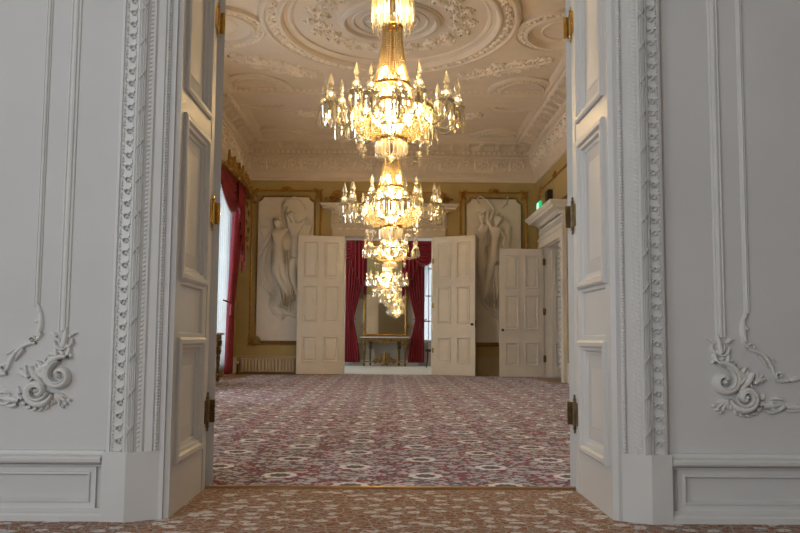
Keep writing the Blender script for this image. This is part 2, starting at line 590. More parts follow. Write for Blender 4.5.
# long room walls; windows in the left wall
WINS = [(5.7, 7.1), (9.6, 11.0), (14.0, 15.6)]
bs = []
cuts = [YB] + [v for w in WINS for v in w] + [YF + .3]
for a, b_ in zip(cuts[::2], cuts[1::2]): bs.append((XL - .45, XL, a, b_, 0, 4.9))
for a, b_ in WINS:
    bs += [(XL - .45, XL, a, b_, 3.45, 4.9), (XL - .45, XL, a, b_, 0, .25)]
boxobj('wall_left', OLIVE, *bs)
DY0, DY1, DZ = 14.12, 15.93, 2.52
boxobj('wall_right', OLIVE, (XR, XR + .5, YB, DY0, 0, 4.9), (XR, XR + .5, DY1, YF + .3, 0, 4.9), (XR, XR + .5, DY0, DY1, DZ, 4.9))
FX0, FX1, FZ = -.905, .92, 2.80
boxobj('wall_far', OLIVE, (XL - .4, FX0, YF, YG, 0, 4.9), (FX1, XR + .4, YF, YG, 0, 4.9), (FX0, FX1, YF, YG, FZ, 4.9))
# far room
bs = [(-3.6, -1.75, YE, YE + .25, 0, 4.5), (-.95, 1.02, YE, YE + .25, 0, 4.5), (1.88, 3.6, YE, YE + .25, 0, 4.5),
      (-1.75, -.95, YE, YE + .25, 3.35, 4.5), (1.02, 1.88, YE, YE + .25, 3.35, 4.5), (-1.75, -.95, YE, YE + .25, 0, .55), (1.02, 1.88, YE, YE + .25, 0, .55)]
bs[1] = (-.95, .83, YE, YE + .25, 0, 4.5)
bs[4] = (.83, 1.88, YE, YE + .25, 3.35, 4.5); bs[6] = (.83, 1.88, YE, YE + .25, 0, .62)
boxobj('wall_end', FARWALL, *bs)
boxobj('wall_end_left', FARWALL, (-3.4, -3.2, YG, 18.5, 0, 4.5), (-3.4, -3.2, 20.3, YE + .1, 0, 4.5), (-3.4, -3.2, 18.5, 20.3, 3.4, 4.5), (-3.4, -3.2, 18.5, 20.3, 0, .4))
boxobj('wall_end_right', FARWALL, (3.2, 3.4, YG, YE + .1, 0, 4.5))
m = MB()
for a, b_ in ((-.95, .83), (1.88, 3.2), (-3.2, -1.75)):
    m.box(a, b_, YE - .03, YE, 0, .16); m.box(a, b_, YE - .025, YE, .62, .66)
struct(m.build('baseboard_end', WHITE))


def window(name, T, u0, u1, v0, v1, vbars, hbars):
    """sash window; T maps (u along wall, v up, h into the room)"""
    root = struct(empty(name))
    def bx(m, a, b, c, d, h0, h1):
        ps = [T(a, c, h0), T(b, c, h0), T(b, d, h0), T(a, d, h0), T(a, c, h1), T(b, c, h1), T(b, d, h1), T(a, d, h1)]
        m.add(ps, [(0, 3, 2, 1), (4, 5, 6, 7), (0, 1, 5, 4), (1, 2, 6, 5), (2, 3, 7, 6), (3, 0, 4, 7)])
    m = MB()
    for a, b, c, d in ((u0, u0 + .06, v0, v1), (u1 - .06, u1, v0, v1), (u0, u1, v0, v0 + .08), (u0, u1, v1 - .07, v1)): bx(m, a, b, c, d, -.14, -.06)
    m.build('window_frame', WINFRAME, root)
    m = MB()
    for k in vbars: bx(m, k - .012, k + .012, v0 + .05, v1 - .05, -.12, -.08)
    for k in hbars: bx(m, u0 + .05, u1 - .05, k - .02, k + .02, -.12, -.08)
    m.build('glazing_bar', WINFRAME, root)
    m = MB(); bx(m, u0 + .05, u1 - .05, v0 + .05, v1 - .05, -.104, -.096)
    m.build('glass_pane', GLASS, root)
    m = MB(); bx(m, u0 - .04, u1 + .04, v0 - .04, v0, -.14, .05)
    m.build('window_sill', WINFRAME, root)
    return root


k = 0
for a, b_ in WINS:
    k += 1
    window('window_%d' % k, lambda u, v, h: (XL - .1 + h, u, v), a, b_, .25, 3.45, [(a + b_) / 2], [1.2, 1.85, 2.6])
window('window_4', lambda u, v, h: (u, YE + .1 - h, v), -1.75, -.95, .55, 3.35, [-1.35], [1.2, 1.95, 2.65])
window('window_5', lambda u, v, h: (u, YE + .1 - h, v), .83, 1.88, .62, 3.35, [1.1, 1.5], [1.2, 1.88, 2.62])
window('window_6', lambda u, v, h: (-3.3 + h, u, v), 18.5, 20.3, .4, 3.4, [19.4], [1.9])
window('window_9', lambda u, v, h: (-4.6 + h, u, v), -1.7, -.1, .6, 3.6, [-.9], [1.5, 2.5])
for i, (a, b_) in enumerate(((-3.6, -2.2), (2.2, 3.6))):
    window('window_%d' % (7 + i), lambda u, v, h: (u, -3.6 + h, v), a, b_, .4, 3.4, [(a + b_) / 2], [1.3, 2.3])

# ------------------------------------------------------------------ ceiling of the long room
boxobj('ceiling', PLASTER, (XL - .3, XR + .3, YB - .05, YF + .1, ZC, ZC + .15))
CT = lambda u, v, h: (u, v, ZC - h)


def swept_rect(m, prof, x0=XL, x1=XR, y0=YB, y1=YF):
    """profile (out from wall, z) swept round the room with mitred corners"""
    rows = [[(x0 + o, y0 + o, z), (x1 - o, y0 + o, z), (x1 - o, y1 - o, z), (x0 + o, y1 - o, z)] for o, z in prof]
    m.grid(rows, close_u=True)


m = MB()
swept_rect(m, [(0, 3.95), (.035, 3.955), (.04, 3.99), (.03, 4.02), (.05, 4.05), (.09, 4.09), (.10, 4.12), (.085, 4.13), (.09, 4.15),
               (.155, 4.42), (.17, 4.43), (.19, 4.44), (.19, 4.47), (.17, 4.48), (.17, 4.545), (.21, 4.55), (.21, 4.56),
               (.22, 4.565), (.23, 4.665), (.43, 4.668), (.45, 4.69), (.46, 4.715), (.50, 4.72), (.52, 4.735), (.56, 4.76), (.565, ZC + .01)])
struct(m.build('trim_2', PLASTER))
m = MB()   # dentils and brackets
def round_room(o, step, fn):
    x0, x1, y0, y1 = XL + o, XR - o, YB + o, YF - o
    n = int((x1 - x0) / step); s = (x1 - x0) / n
    for i in range(n + 1): fn(x0 + i * s, y1, 0, -1)
    n = int((y1 - y0) / step); s = (y1 - y0) / n
    for i in range(1, n):
        y = y0 + i * s
        if y > 9.5:
            fn(x0, y, 1, 0); fn(x1, y, -1, 0)
def dentil(x, y, ax, ay):
    w, d = .030, .07
    if ay: m.box(x - w, x + w, y - d, y + .01, 4.485, 4.54)
    else: m.box(min(x, x + ax * d), max(x, x + ax * d), y - w, y + w, 4.485, 4.54)
round_room(.17, .105, dentil)
struct(m.build('trim_29', PLASTORN)); m = MB()
def modillion(x, y, ax, ay):
    rows = []
    for o, z0 in ((0, 4.575), (.05, 4.57), (.10, 4.59), (.15, 4.63), (.195, 4.625), (.20, 4.668)):
        r = []
        for w, zz in ((-.045, 4.668), (-.045, z0), (.045, z0), (.045, 4.668)):
            r.append((x + ax * o + (w if ay else 0), y + ay * o + (w if ax else 0), zz))
        rows.append(r)
    m.grid(rows); m.add(rows[-1], [(0, 1, 2, 3)])
round_room(.23, .30, modillion)
struct(m.build('trim_3', PLASTER))
# frieze scrolls on the cove
def friezeT(kind):
    def f(u, v, h):
        o = .09 + (v - 4.15) / .27 * .065 + h
        if kind == 'far': return (u, YF - o, v)
        if kind == 'left': return (XL + o, u, v)
        return (XR - o, u, v)
    return f
for kd, a, b_ in (('far', XL + .2, XR - .2), ('left', 10.6, YF - .2), ('right', 10.6, YF - .2)):
    m = MB(); T = friezeT(kd)
    n = int((b_ - a) / .34); s = (b_ - a) / n
    for i in range(n):
        c = a + (i + .5) * s
        if i % 2 == 0:
            m.acanthus(T, c, 4.285, .105, pi * 1.2, -1, .06, leaves=5, w=.2)
            m.leaf(T, c - s / 2, 4.17, pi / 2 - .1, .22, .03, .03, curl=-.5)
        else:
            m.acanthus(T, c, 4.285, .105, -pi * .2, 1, .06, leaves=5, w=.2)
            m.leaf(T, c - s / 2, 4.17, pi / 2 + .1, .22, .035, .035)
            m.leaf(T, c - s / 2, 4.18, pi / 2 + .8, .12, .02, .03, curl=.8)
            m.leaf(T, c - s / 2, 4.18, pi / 2 - .8, .12, .02, .03, curl=-.8)
    n = int((b_ - a) / .05)
    for i in range(n):   # leaf tips under the dentils
        m.leaf(T, a + (i + .5) * .05, 4.455 - .02, pi / 2, .035, .017, .045, n=2)
    struct(m.build('trim_%d' % {'far': 4, 'left': 5, 'right': 6}[kd], PLASTORN, smooth=True))

# ceiling borders, beams, rings
m = MB()
def bar(x0, x1, y0, y1, h, b=.02):
    """raised flat band with bevelled sides on the ceiling"""
    m.rects(CT, x0, x1, y0, y1, [(0, -.01), (0, h * .5), (b, h)])
for x0, x1 in ((XL + .64, XL + .74), (XR - .74, XR - .64)): pass
bx0, bx1 = -2.80, 2.80
for s_, e_ in ((13.85, 16.13), (7.30, 13.10), (4.75, 6.55)):
    for x0, x1 in ((bx0, -2.74), (-2.56, -2.50), (2.50, 2.56), (2.74, bx1)): bar(x0, x1, s_, e_, .03)
    for x0, x1 in ((-2.74, -2.56), (2.56, 2.74)): bar(x0, x1, s_, e_, .012, .005)
    bar(-2.5, 2.5, e_ - .06, e_, .03); bar(-2.5, 2.5, s_, s_ + .06, .03)
for y0, y1 in ((13.10, 13.85), (6.55, 7.30)):
    m.rects(CT, -2.86, 2.86, y0, y1, [(0, -.01), (0, .03), (.015, .045), (.06, .05), (.075, .075), (.11, .08)])
struct(m.build('trim_7', PLASTER))
m = MB()
for y in (13.075, 13.87, 7.32, 6.53):
    n = 54
    for i in range(n):
        x = -2.8 + 5.6 * (i + .5) / n
        m.box(x - .022, x + .022, y - .02, y + .02, ZC - .05, ZC)
for x0 in (-2.65, 2.65):
    for s_, e_ in ((13.9, 16.1), (8.8, 13.05)):
        n = int((e_ - s_) / .09)
        for i in range(n):
            y = s_ + (i + .5) * .09
            m.leaf(CT, x0 - .06, y, .5, .07, .02, .032, n=3); m.leaf(CT, x0 + .06, y, pi - .5, .07, .02, .032, n=3)
            m.bud(CT, x0, y, .018, .03, n=5)
struct(m.build('trim_8', PLASTORN))


def ellT(cx, cy, ax, ay):
    """(s, d, h): s = angle, d = outward offset from the ellipse"""
    return lambda s, d, h: (cx + (ax + d) * cos(s), cy + (ay + d) * sin(s), ZC - h)


CX, CY = 0.0, 10.2
def ring(m, cx, cy, ax, ay, prof, n=96, a0=0, a1=2 * pi):
    T = ellT(cx, cy, ax, ay)
    full = abs(a1 - a0 - 2 * pi) < 1e-6
    kk = n if full else n + 1
    rows = [[T(a0 + (a1 - a0) * j / n, d, h) for j in range(kk)] for d, h in prof]
    m.grid(rows, close_u=full)

m = MB()
# great oval: raised rim, sloping inner dish, ornament bed
ring(m, CX, CY, 1.60, 1.86, [(.06, -.01), (.06, .05), (.03, .075), (0, .08), (-.02, .05), (-.16, .05), (-.18, .085), (-.21, .09), (-.235, .06),
                             (-.25, .03), (-.34, .012), (-.38, -.01)])
ring(m, CX, CY, 1.28, 1.48, [(.03, -.01), (.025, .02), (0, .028), (-.025, .02), (-.03, -.01)])
ring(m, CX, CY, .62, .62, [(.06, -.01), (.05, .012), (.03, .015), (.015, .04), (-.03, .055), (-.05, .035), (-.06, .012), (-.12, .010), (-.13, .022), (-.15, .022), (-.16, .008), (-.17, -.01)])
ring(m, CX, CY, .36, .36, [(.02, -.01), (.012, .014), (-.012, .014), (-.02, -.01)])
for sx in (-1, 1):
    for cy in (10.4,):
        ring(m, sx * 2.27, cy, .60, .66, [(.04, -.01), (.04, .05), (.02, .06), (0, .04), (-.09, .04), (-.10, .07), (-.13, .075), (-.15, .02), (-.2, 0), (-.22, -.01)], n=64, a0=0, a1=2 * pi)
        ring(m, sx * 2.27, cy, .27, .32, [(.02, -.01), (0, .02), (-.02, -.01)], n=48)
    # half ovals against the beams
    for cy, a0, a1, ry in ((13.10, pi, 2 * pi, .72), (13.85, 0, pi, .40), (16.07, pi, 2 * pi, .52)):
        ring(m, sx * 2.15, cy, .52, ry, [(.05, -.01), (.045, .03), (0, .045), (-.05, .04), (-.07, .02), (-.13, .02), (-.15, .05), (-.17, .05), (-.19, -.01)], n=32, a0=a0, a1=a1)
struct(m.build('trim_9', PLASTER, smooth=False))

m = MB()
def ring_ornament(cx, cy, ax, ay, off, r, n, h, a0=0, a1=2 * pi):
    for i in range(n):
        a = a0 + (a1 - a0) * (i + .5) / n
        x = cx + (ax + off) * cos(a); y = cy + (ay + off) * sin(a)
        if y < 8.4: continue
        ta = atan2((ay + off) * cos(a), -(ax + off) * sin(a))
        d = 1 if i % 2 else -1
        m.spiral(CT, x, y, r, ta + pi, .9, d, r * .26, h, n=8)
        m.leaf(CT, x - r * .6 * cos(ta), y - r * .6 * sin(ta), ta + d * .7, r * 1.7, r * .3, h, curl=-d * 1.6, n=3)
        m.leaf(CT, x, y, ta + pi - d * .9, r * 1.2, r * .25, h * .8, curl=d, n=3)
ring_ornament(CX, CY, 1.60, 1.86, -.09, .062, 84, .085)
for sx in (-1, 1):
    ring_ornament(sx * 2.27, 10.4, .60, .66, -.045, .036, 44, .065)
    ring_ornament(sx * 2.15, 13.10, .52, .72, -.10, .03, 26, .045, pi, 2 * pi)
    ring_ornament(sx * 2.15, 13.85, .52, .40, -.10, .03, 20, .045, 0, pi)
    ring_ornament(sx * 2.15, 16.07, .52, .52, -.10, .03, 22, .045, pi, 2 * pi)
struct(m.build('trim_10', PLASTORN, smooth=True))

m = MB()
# wreath of foliage round the rose
for i in range(18):
    a = 2 * pi * (i + .5) / 18
    for rr, ra, dd in ((.88, .09, 1), (1.03, .075, -1)):
        b = a + (.0 if dd > 0 else .16)
        x, y = CX + rr * cos(b), CY + rr * sin(b) * 1.03
        m.acanthus(CT, x, y, ra, b + pi / 2, dd if i % 2 else -dd, .045, leaves=5, w=.17, n=12)
        m.leaf(CT, x, y, b + .9 * dd, ra * 1.9, ra * .2, .04, curl=1.6 * dd)
        m.leaf(CT, x, y, b + pi / 2 + .5 * dd, ra * 2.0, ra * .2, .04, curl=-1.4 * dd)
for i in range(10):
    a = 2 * pi * i / 10
    m.leaf(CT, CX + .1 * cos(a), CY + .1 * sin(a), a, .22, .05, .04)
m.bud(CT, CX, CY, .1, .08, n=12)
struct(m.build('trim_11', PLASTORN, smooth=True))

m = MB()
# foliage sprays in the spandrels and the end compartment
def spray(cx, cy, ang, L, h, seed, wide=.24):
    rnd = random.Random(seed)
    T = lambda u, v, hh: CT(cx + u * cos(ang) - v * sin(ang), cy + u * sin(ang) + v * cos(ang), hh)
    m.ribbon(T, [(-L / 2 + L * t / 10, .04 * sin(t * .9)) for t in range(11)], .018, h)
    for i in range(9):
        u = -L / 2 + L * (i + .3) / 9
        k = wide * (1 - abs(u) / L * 1.3)
        s = 1 if i % 2 else -1
        m.acanthus(T, u, s * k * .42, .055 + k * .18, -s * pi / 2, s, h, leaves=4, w=.25, n=9)
        m.leaf(T, u, 0, s * .9, k * 1.1, .03, h, curl=-s * .9)
        m.leaf(T, u, 0, -s * 1.1, k * .9, .03, h, curl=s * .9)
        m.leaf(T, u + .05, s * .05, rnd.uniform(-1, 1), k * .7, .025, h, curl=rnd.uniform(-1, 1))
        m.bud(T, u + .04, -s * k * .4, .028, h * 1.2)
for sx in (-1, 1):
    spray(sx * 1.72, 11.95, sx * -.62, 1.5, .055, 3, wide=.34)
    spray(sx * 1.05, 14.75, sx * -.42, 1.35, .05, 5, wide=.36)
spray(0, 12.65, 0, .9, .04, 9, wide=.22)
spray(0, 14.4, 0, 1.0, .04, 11, wide=.3)
struct(m.build('trim_12', PLASTORN, smooth=True))

# ------------------------------------------------------------------ near wall: mouldings
for sd in (-1, 1):
    side = 'left' if sd < 0 else 'right'
    X0 = -1.12 if sd < 0 else 1.135          # casing outer edge
    XI = OX0 if sd < 0 else OX1              # casing inner edge = reveal front
    T = (lambda u, v, h, s=sd, x0=X0: (x0 - s * u, YN - h, v))   # u runs from outer edge towards the opening
    W = abs(X0 - XI)
    ZT = 3.05
    # splayed casing with bands
    root = struct(empty('trim_%d' % (13 if sd < 0 else 14)))
    def prof_sweep(m, prof, z0, z1):
        m.grid([[T(u, z, h) for u, h in prof] for z in (z0, z1)])
    m = MB()
    k_ = W / .24
    prof = [(0, 0), (0, .035), (.012, .04), (.016, .030), (.020, .030), (.062, .030), (.066, .042), (.074, .046), (.080, .040), (.084, .052), (.086, .052), (.088, .047),
            (.092, .054), (.096, .048), (.100, .055), (.104, .048), (.108, .054), (.112, .046), (.116, .042), (.120, .038), (.140, .034), (.146, .024), (.176, .018), (.180, .008), (.184, .012), (.197, .008), (.200, -.001), (.24, -.02)]
    prof = [(u * k_, h) for u, h in prof]
    prof_sweep(m, prof, .27, ZT)
    m.build('casing_profile', WHITE, root)
    m = MB()
    z = .30
    while z < 2.75:     # waved ribbon and rosette band
        c = .041 * k_
        m.leaf(T, c - .016, z - .030, pi / 2 + .7, .046, .0055, .045, curl=-2.0)
        m.leaf(T, c + .014, z - .026, pi / 2 - .7, .034, .0045, .044, curl=1.9)
        m.leaf(T, c - .018, z - .004, pi / 2 + .2, .030, .004, .044, curl=-1.6)
        m.bud(T, c - .018, z - .012, .004, .048, n=5)
        m.spiral(T, c + .004, z + .012, .012, 0, .9, 1, .0038, .048, n=7, end=.7)
        m.leaf(T, c + .022, z - .01, pi / 2, .03, .006, .045, n=3)
        z += .0505
    m.build('ribbon_band', ORNW, root, smooth=True)
    m = MB()
    z = .36
    while z < 2.75:     # crossed ties on the reeded band
        c = .096 * k_
        for q in (-1, 1):
            m.ribbon(T, [(c - q * .015, z - .022), (c - q * .008, z - .011), (c, z), (c + q * .008, z + .011), (c + q * .015, z + .022)], [.003, .0045, .005, .0045, .003], [.056, .062, .066, .062, .056])
        m.bud(T, c, z, .006, .063, n=6)
        z += .145
    m.build('crossed_tie', ORNW, root, smooth=True)
    m = MB()
    z = .29
    while z < 2.75:     # leaf tips
        for q in (0, 1):
            m.leaf(T, .122 * k_ + q * .013, z + q * .009, .75, .024, .0062, .050 - .012 * q, n=3)
        z += .0185
    m.build('leaf_tip_band', ORNW, root, smooth=True)
    m = MB()
    z = .28
    while z < 2.75:
        m.bud(T, .190 * k_, z, .0068, .022, n=5)
        z += .0125
    m.build('bead_band', ORNW, root, smooth=True)
    # plinth block under the casing
    m = MB()
    pp = [(-.012, 0), (-.012, .05), (.085 * k_, .06), (.09 * k_, .058), (W + .001, -.02)]
    m.grid([[T(u, z, h) for u, h in pp] for z in (0, .272)])
    top = [T(u, .272, h) for u, h in pp] + [T(W, .272, -.05), T(0, .272, -.02)]
    m.add(top, [tuple(range(len(top)))])
    m.build('plinth_block', WHITE, root)
    # wainscot: panel, dado rail, skirting
    wain = struct(empty('baseboard_%s' % side))
    x_out = -4.5 if sd < 0 else 4.5
    L_ = abs(x_out - X0)
    TW = (lambda u, v, h, s=sd, x0=X0 - (-sd) * .0: (x0 + s * u, YN - h, v))
    u0 = .045
    m = MB()
    m.panelled(lambda u, v, h: TW(u, v, h + .012), u0, L_, 0, .25, [(.095 - .03, L_ - .3, .068, .19)],
               [(0, 0), (.003, .008), (.009, .009), (.013, -.003), (.017, -.012), (.024, -.014)])
    m.add([TW(u0, 0, .012), TW(u0, .25, .012), TW(u0, .25, -.01), TW(u0, 0, -.01)], [(0, 1, 2, 3)])
    m.build('wainscot_panel', WHITE, wain)
    m = MB()
    pr = [(.208, .012), (.210, .022), (.219, .026), (.222, .020), (.226, .050), (.234, .060), (.246, .062), (.254, .054), (.257, .028), (.262, .022), (.272, .018), (.274, 0)]
    m.grid([[TW(u, v, h) for v, h in pr] for u in (.015, L_)])
    m.add([TW(.015, v, h) for v, h in pr], [tuple(range(len(pr)))])
    m.build('dado_rail', WHITE, wain)
    m = MB()
    pr = [(0, .045), (.022, .045), (.030, .040), (.036, .028), (.042, .020), (.046, .012)]
    m.grid([[TW(u, v, h) for v, h in pr] for u in (.01, L_)])
    m.add([TW(.01, 0, 0)] + [TW(.01, v, h) for v, h in pr], [tuple(range(len(pr) + 1))])
    m.build('skirting_board', WHITE, wain)
    # reveal with raised-and-fielded panels
    rv = struct(empty('trim_%d' % (15 if sd < 0 else 16)))
    TR = (lambda u, v, h, s=sd, x=XI: (x - s * h, u, v))
    m = MB()
    ya, yb = YN + .02, YB
    p0, p1 = 3.455, 3.935
    holes = [(p0, p1, .205, .728), (p0, p1, .972, 1.690), (p0, p1, 1.785, 2.60)]
    big = [(0, 0), (0, .012), (.010, .018), (.026, .017), (.034, .004), (.046, .002), (.052, -.012), (.066, -.015), (.072, -.030), (.11, -.033), (.13, -.018)]
    m.panelled(TR, ya, yb, 0, .7365, holes[:1], big)
    m.panelled(TR, ya, yb, .7365, .9635, [(p0 + .02, p1 - .03, .745, .955)], [(0, 0), (.006, -.012)])
    m.panelled(TR, ya, yb, .9635, OZ, holes[1:], big)
    # reveal back edge stop bead
    m.box(min(XI, XI - sd * .004), max(XI, XI - sd * .004), 3.985, 4.045, 0, OZ)
    m.build('reveal_panelling', WHITE, rv)

# overdoor head of the near opening (above the frame)
boxobj('trim_17', WHITE, (OX0 - .26, OX1 + .26, YN - .05, YN + .02, OZ, OZ + .25), (OX0, OX1, YN + .02, YB, OZ - .02, OZ + .01))

# wall-panel mouldings and rococo corners
def line_mould(m, T, pts, w, h):
    """moulded strip along pts, cross-section with two beads"""
    n = len(pts); rows = []
    for i, (x, y) in enumerate(pts):
        x0, y0 = pts[max(0, i - 1)]; x1, y1 = pts[min(n - 1, i + 1)]
        dx, dy = x1 - x0, y1 - y0; L = hypot(dx, dy) or 1
        nx, ny = -dy / L, dx / L
        rows.append([T(x + nx * w * k, y + ny * w * k, h * q) for k, q in ((-1, 0), (-.95, .55), (-.7, .75), (-.5, .45), (-.4, .45), (-.2, .9), (.05, 1), (.35, .85), (.5, .4), (.62, .35), (.75, .5), (.9, .4), (1, 0))])
    m.grid(rows)

S = 1 / 242.0
for sd in (-1, 1):
    # local ornament frame in units of 1/242 m: origin at the frame corner, u away from the doorway
    if sd < 0: ox, oz = px(64, 392, 'y', YN)[0], px(64, 392, 'y', YN)[2]
    else: ox, oz = px(719, 398, 'y', YN)[0], px(719, 398, 'y', YN)[2]
    T = (lambda u, v, h, s=sd, a=ox, b=oz: (a + s * u * S, YN - h * S, b + v * S))
    root = struct(empty('trim_%d' % (18 if sd < 0 else 19)))
    m = MB()
    line_mould(m, T, [(3, 60), (3, 700)], 5.2, 3.6)
    line_mould(m, T, [(66, -9), (700, -9)], 4.5, 3.6)
    m.build('outer_frame_moulding', WHITE, root)
    m = MB()
    line_mould(m, T, [(30, 84), (30.5, 700)], 3.0, 3.0)
    line_mould(m, T, [(86, 20), (700, 20)], 3.0, 3.0)
    m.build('inner_frame_moulding', WHITE, root)
    o = MB()
    # collar where the upright enters
    o.spiral(T, 0, 50, 7.5, pi * .9, .62, 1, 2.2, 5, n=8, end=.7)
    o.spiral(T, 3, 48, 7.5, pi * .1, .55, -1, 2.2, 5, n=8, end=.7)
    o.leaf(T, 2, 44, pi / 2 + .15, 20, 3.6, 7)
    o.leaf(T, -4, 54, pi / 2 + .6, 9, 2, 5, curl=1.2)
    o.leaf(T, 9, 54, pi / 2 - .6, 9, 2, 5, curl=-1.2)
    o.leaf(T, -2, 36, pi / 2 + .5, 12, 2.6, 6, curl=-1)
    o.leaf(T, 8, 36, pi / 2 - .4, 11, 2.4, 6, curl=1)
    # big upper C scroll
    o.spiral(T, 4, 17, 19, pi * .62, 1.25, -1, 4.6, 9.5, n=26, end=.16)
    o.spiral(T, 4, 17, 13.5, pi * .5, 1.0, -1, 2.2, 10.5, n=18, end=.3)
    o.bud(T, 4, 16, 3.2, 11)
    # second scroll towards the horizontal bar
    o.spiral(T, 25, 1, 16, pi * 1.05, 1.25, 1, 4.4, 9.5, n=26, end=.16)
    o.spiral(T, 25, 1, 11, pi * 1.0, 1.0, 1, 2.1, 10.5, n=18, end=.3)
    o.bud(T, 25, 1, 3.0, 11)
    # tie between the two
    o.leaf(T, 12, 27, -.35, 27, 4.4, 11, curl=-.8, n=8)
    o.leaf(T, 31, 25, -1.9, 23, 4.2, 11, curl=-.7, n=8)
    o.leaf(T, 18, 14, .7, 17, 3.6, 10, curl=.6)
    o.leaf(T, 22, 22, 1.4, 11, 2.4, 8, curl=-1)
    o.leaf(T, 34, 14, .8, 14, 2.6, 8, curl=-1.2)
    for a_, L_ in ((-.2, 9), (.5, 10), (1.2, 9)): o.leaf(T, 36, 17, a_, L_, 1.9, 7, curl=.5)
    # leaf fringes on the outside
    for k_ in range(2, 8):
        a_ = pi * .75 - k_ * .42 + pi * .0
        o.leaf(T, 4 + 20 * cos(a_ + .6), 17 + 20 * sin(a_ + .6), a_ - .2, 8, 1.9, 5, curl=-1.4, n=4)
    for k_ in range(8):
        a_ = pi * 1.15 + k_ * .36
        o.leaf(T, 25 + 16.5 * cos(a_), 1 + 16.5 * sin(a_), a_ + .9, 8, 1.9, 5, curl=1.4, n=4)
    for k_ in range(5):
        o.leaf(T, 8 + k_ * 5, 33 - k_ * 2.2, 1.2 - k_ * .25, 6, 1.7, 5, curl=-.8, n=3)
    # sprig at the very corner
    for a_, L_ in ((-2.6, 14), (-2.1, 13), (-3.0, 11), (-1.6, 10)):
        o.leaf(T, 7, -2, a_, L_, 2.3, 6, curl=.4)
    o.bud(T, -3, -11, 2.4, 5); o.bud(T, -6.5, -7.5, 1.9, 5); o.bud(T, 0, -14, 1.9, 5)
    # tail along the bar
    o.spiral(T, 56, -6, 7, 0, .62, -1, 2.2, 5, n=9, end=.7)
    o.leaf(T, 42, -8, .1, 20, 3.4, 7)
    o.leaf(T, 44, -12, -.4, 14, 2.2, 6, curl=.9)
    o.leaf(T, 58, -12, .35, 12, 2, 5, curl=.6)
    o.leaf(T, 62, -1, pi * .9, 12, 2, 5, curl=.9)
    o.leaf(T, 66, -9, 0, 12, 2.4, 5)
    o.build('rococo_corner_scroll', ORNW, root, smooth=True)
    o = MB()
    # inner frame corner: S-leaf, C curve, tail
    o.leaf(T, 27, 56, pi / 2 + .2, 30, 3.4, 5, curl=-.5, n=8)
    o.leaf(T, 26, 78, pi / 2 - .7, 10, 2, 4.5, curl=1.3)
    o.leaf(T, 30, 68, pi / 2 + 1.0, 9, 2, 4.5, curl=-1.2)
    o.spiral(T, 33, 51, 4, pi, 1.1, -1, 1.4, 5, n=9)
    o.leaf(T, 24, 58, -pi / 2 + .4, 12, 2.2, 5, curl=.8)
    pts = [(29, 48), (36, 47), (43, 44), (49, 38), (53, 31), (55, 24), (58, 20)]
    o.ribbon(T, pts, [1.2, 2, 2.3, 2.3, 2.2, 2, 1.2], 4.5)
    o.leaf(T, 40, 42, -.8, 15, 2.0, 6, curl=-.4)
    o.leaf(T, 50, 40, -.2, 9, 1.6, 4, curl=-.8)
    o.spiral(T, 60, 23, 4, pi * 1.2, 1.0, -1, 1.4, 5, n=9)
    o.leaf(T, 56, 18, -.2, 16, 2.4, 5, curl=.5)
    o.leaf(T, 70, 17, .4, 16, 2.6, 5, curl=-.6)
    o.spiral(T, 86, 20, 4.5, pi, 1.0, 1, 1.4, 5, n=9)
    o.build('inner_corner_leafwork', ORNW, root, smooth=True)

# ------------------------------------------------------------------ door leaves
def door_leaf(name, w, h, mat, label, rows, handle_side=None, t=.045):
    """origin at hinge foot, leaf runs along +x, faces at y = +-t/2"""
    root = empty(name)
    tag(root, label, 'door')
    m = MB()
    holes = [(w * a, w * b, c, d) for c, d in rows for a, b in ((.115, .435), (.565, .885))]
    loops = [(0, 0), (.006, .014), (.018, .014), (.026, -.012), (.038, -.014), (.066, .0)]
    m.panelled(lambda u, v, hh: (u, -t / 2 - hh, v), 0, w, .012, h, holes, loops)
    m.panelled(lambda u, v, hh: (u, t / 2 + hh, v), 0, w, .012, h, holes, loops)
    for (x, y) in (((0, -1), (0, 1)), ((w, -1), (w, 1))):
        m.add([(x[0], -t / 2, .012), (x[0], t / 2, .012), (x[0], t / 2, h), (x[0], -t / 2, h)], [(0, 1, 2, 3)])
    m.add([(0, -t / 2, h), (w, -t / 2, h), (w, t / 2, h), (0, t / 2, h)], [(0, 1, 2, 3)])
    m.add([(0, -t / 2, .012), (w, -t / 2, .012), (w, t / 2, .012), (0, t / 2, .012)], [(0, 1, 2, 3)])
    m.build('door_panel', mat, root)
    if handle_side:
        hs = w - .055
        for s in (-1, 1):
            m = MB()
            m.tube([(hs, s * t / 2, h * .365), (hs, s * (t / 2 + .035), h * .365)], .009, 8)
            m.ball((hs, s * (t / 2 + .045), h * .365), .024, n=10, m=6)
            m.tube([(hs, s * (t / 2), h * .365), (hs, s * (t / 2 + .006), h * .365)], .026, 12)
            m.build('door_knob', BLACK, root, smooth=True)
    return root


def hinge(parent, T, name='hinge', mat=BRASS):
    """knuckle with finials and two leaves with screws. T maps local (x across, y depth, z)"""
    r = MB()
    z = -.055
    prof = [(.001, -.095), (.006, -.088), (.004, -.080), (.008, -.072), (.0085, -.066), (.005, -.062), (.0085, -.058), (.0085, .058), (.005, .062), (.0085, .066), (.008, .072), (.004, .080), (.006, .088), (.001, .095)]
    rows = [[T(rr * cos(2 * pi * j / 10), rr * sin(2 * pi * j / 10), zz) for j in range(10)] for rr, zz in prof]
    r.grid(rows, close_u=True)
    for k in range(-2, 3):
        zz = k * .023
        r.grid([[T(.0092 * cos(2 * pi * j / 10), .0092 * sin(2 * pi * j / 10), z1) for j in range(10)] for z1 in (zz - .002, zz + .002)], close_u=True)
    return r


ROWS = [(.25, .765), (1.03, 1.78), (1.93, 2.67)]
DH = 2.79
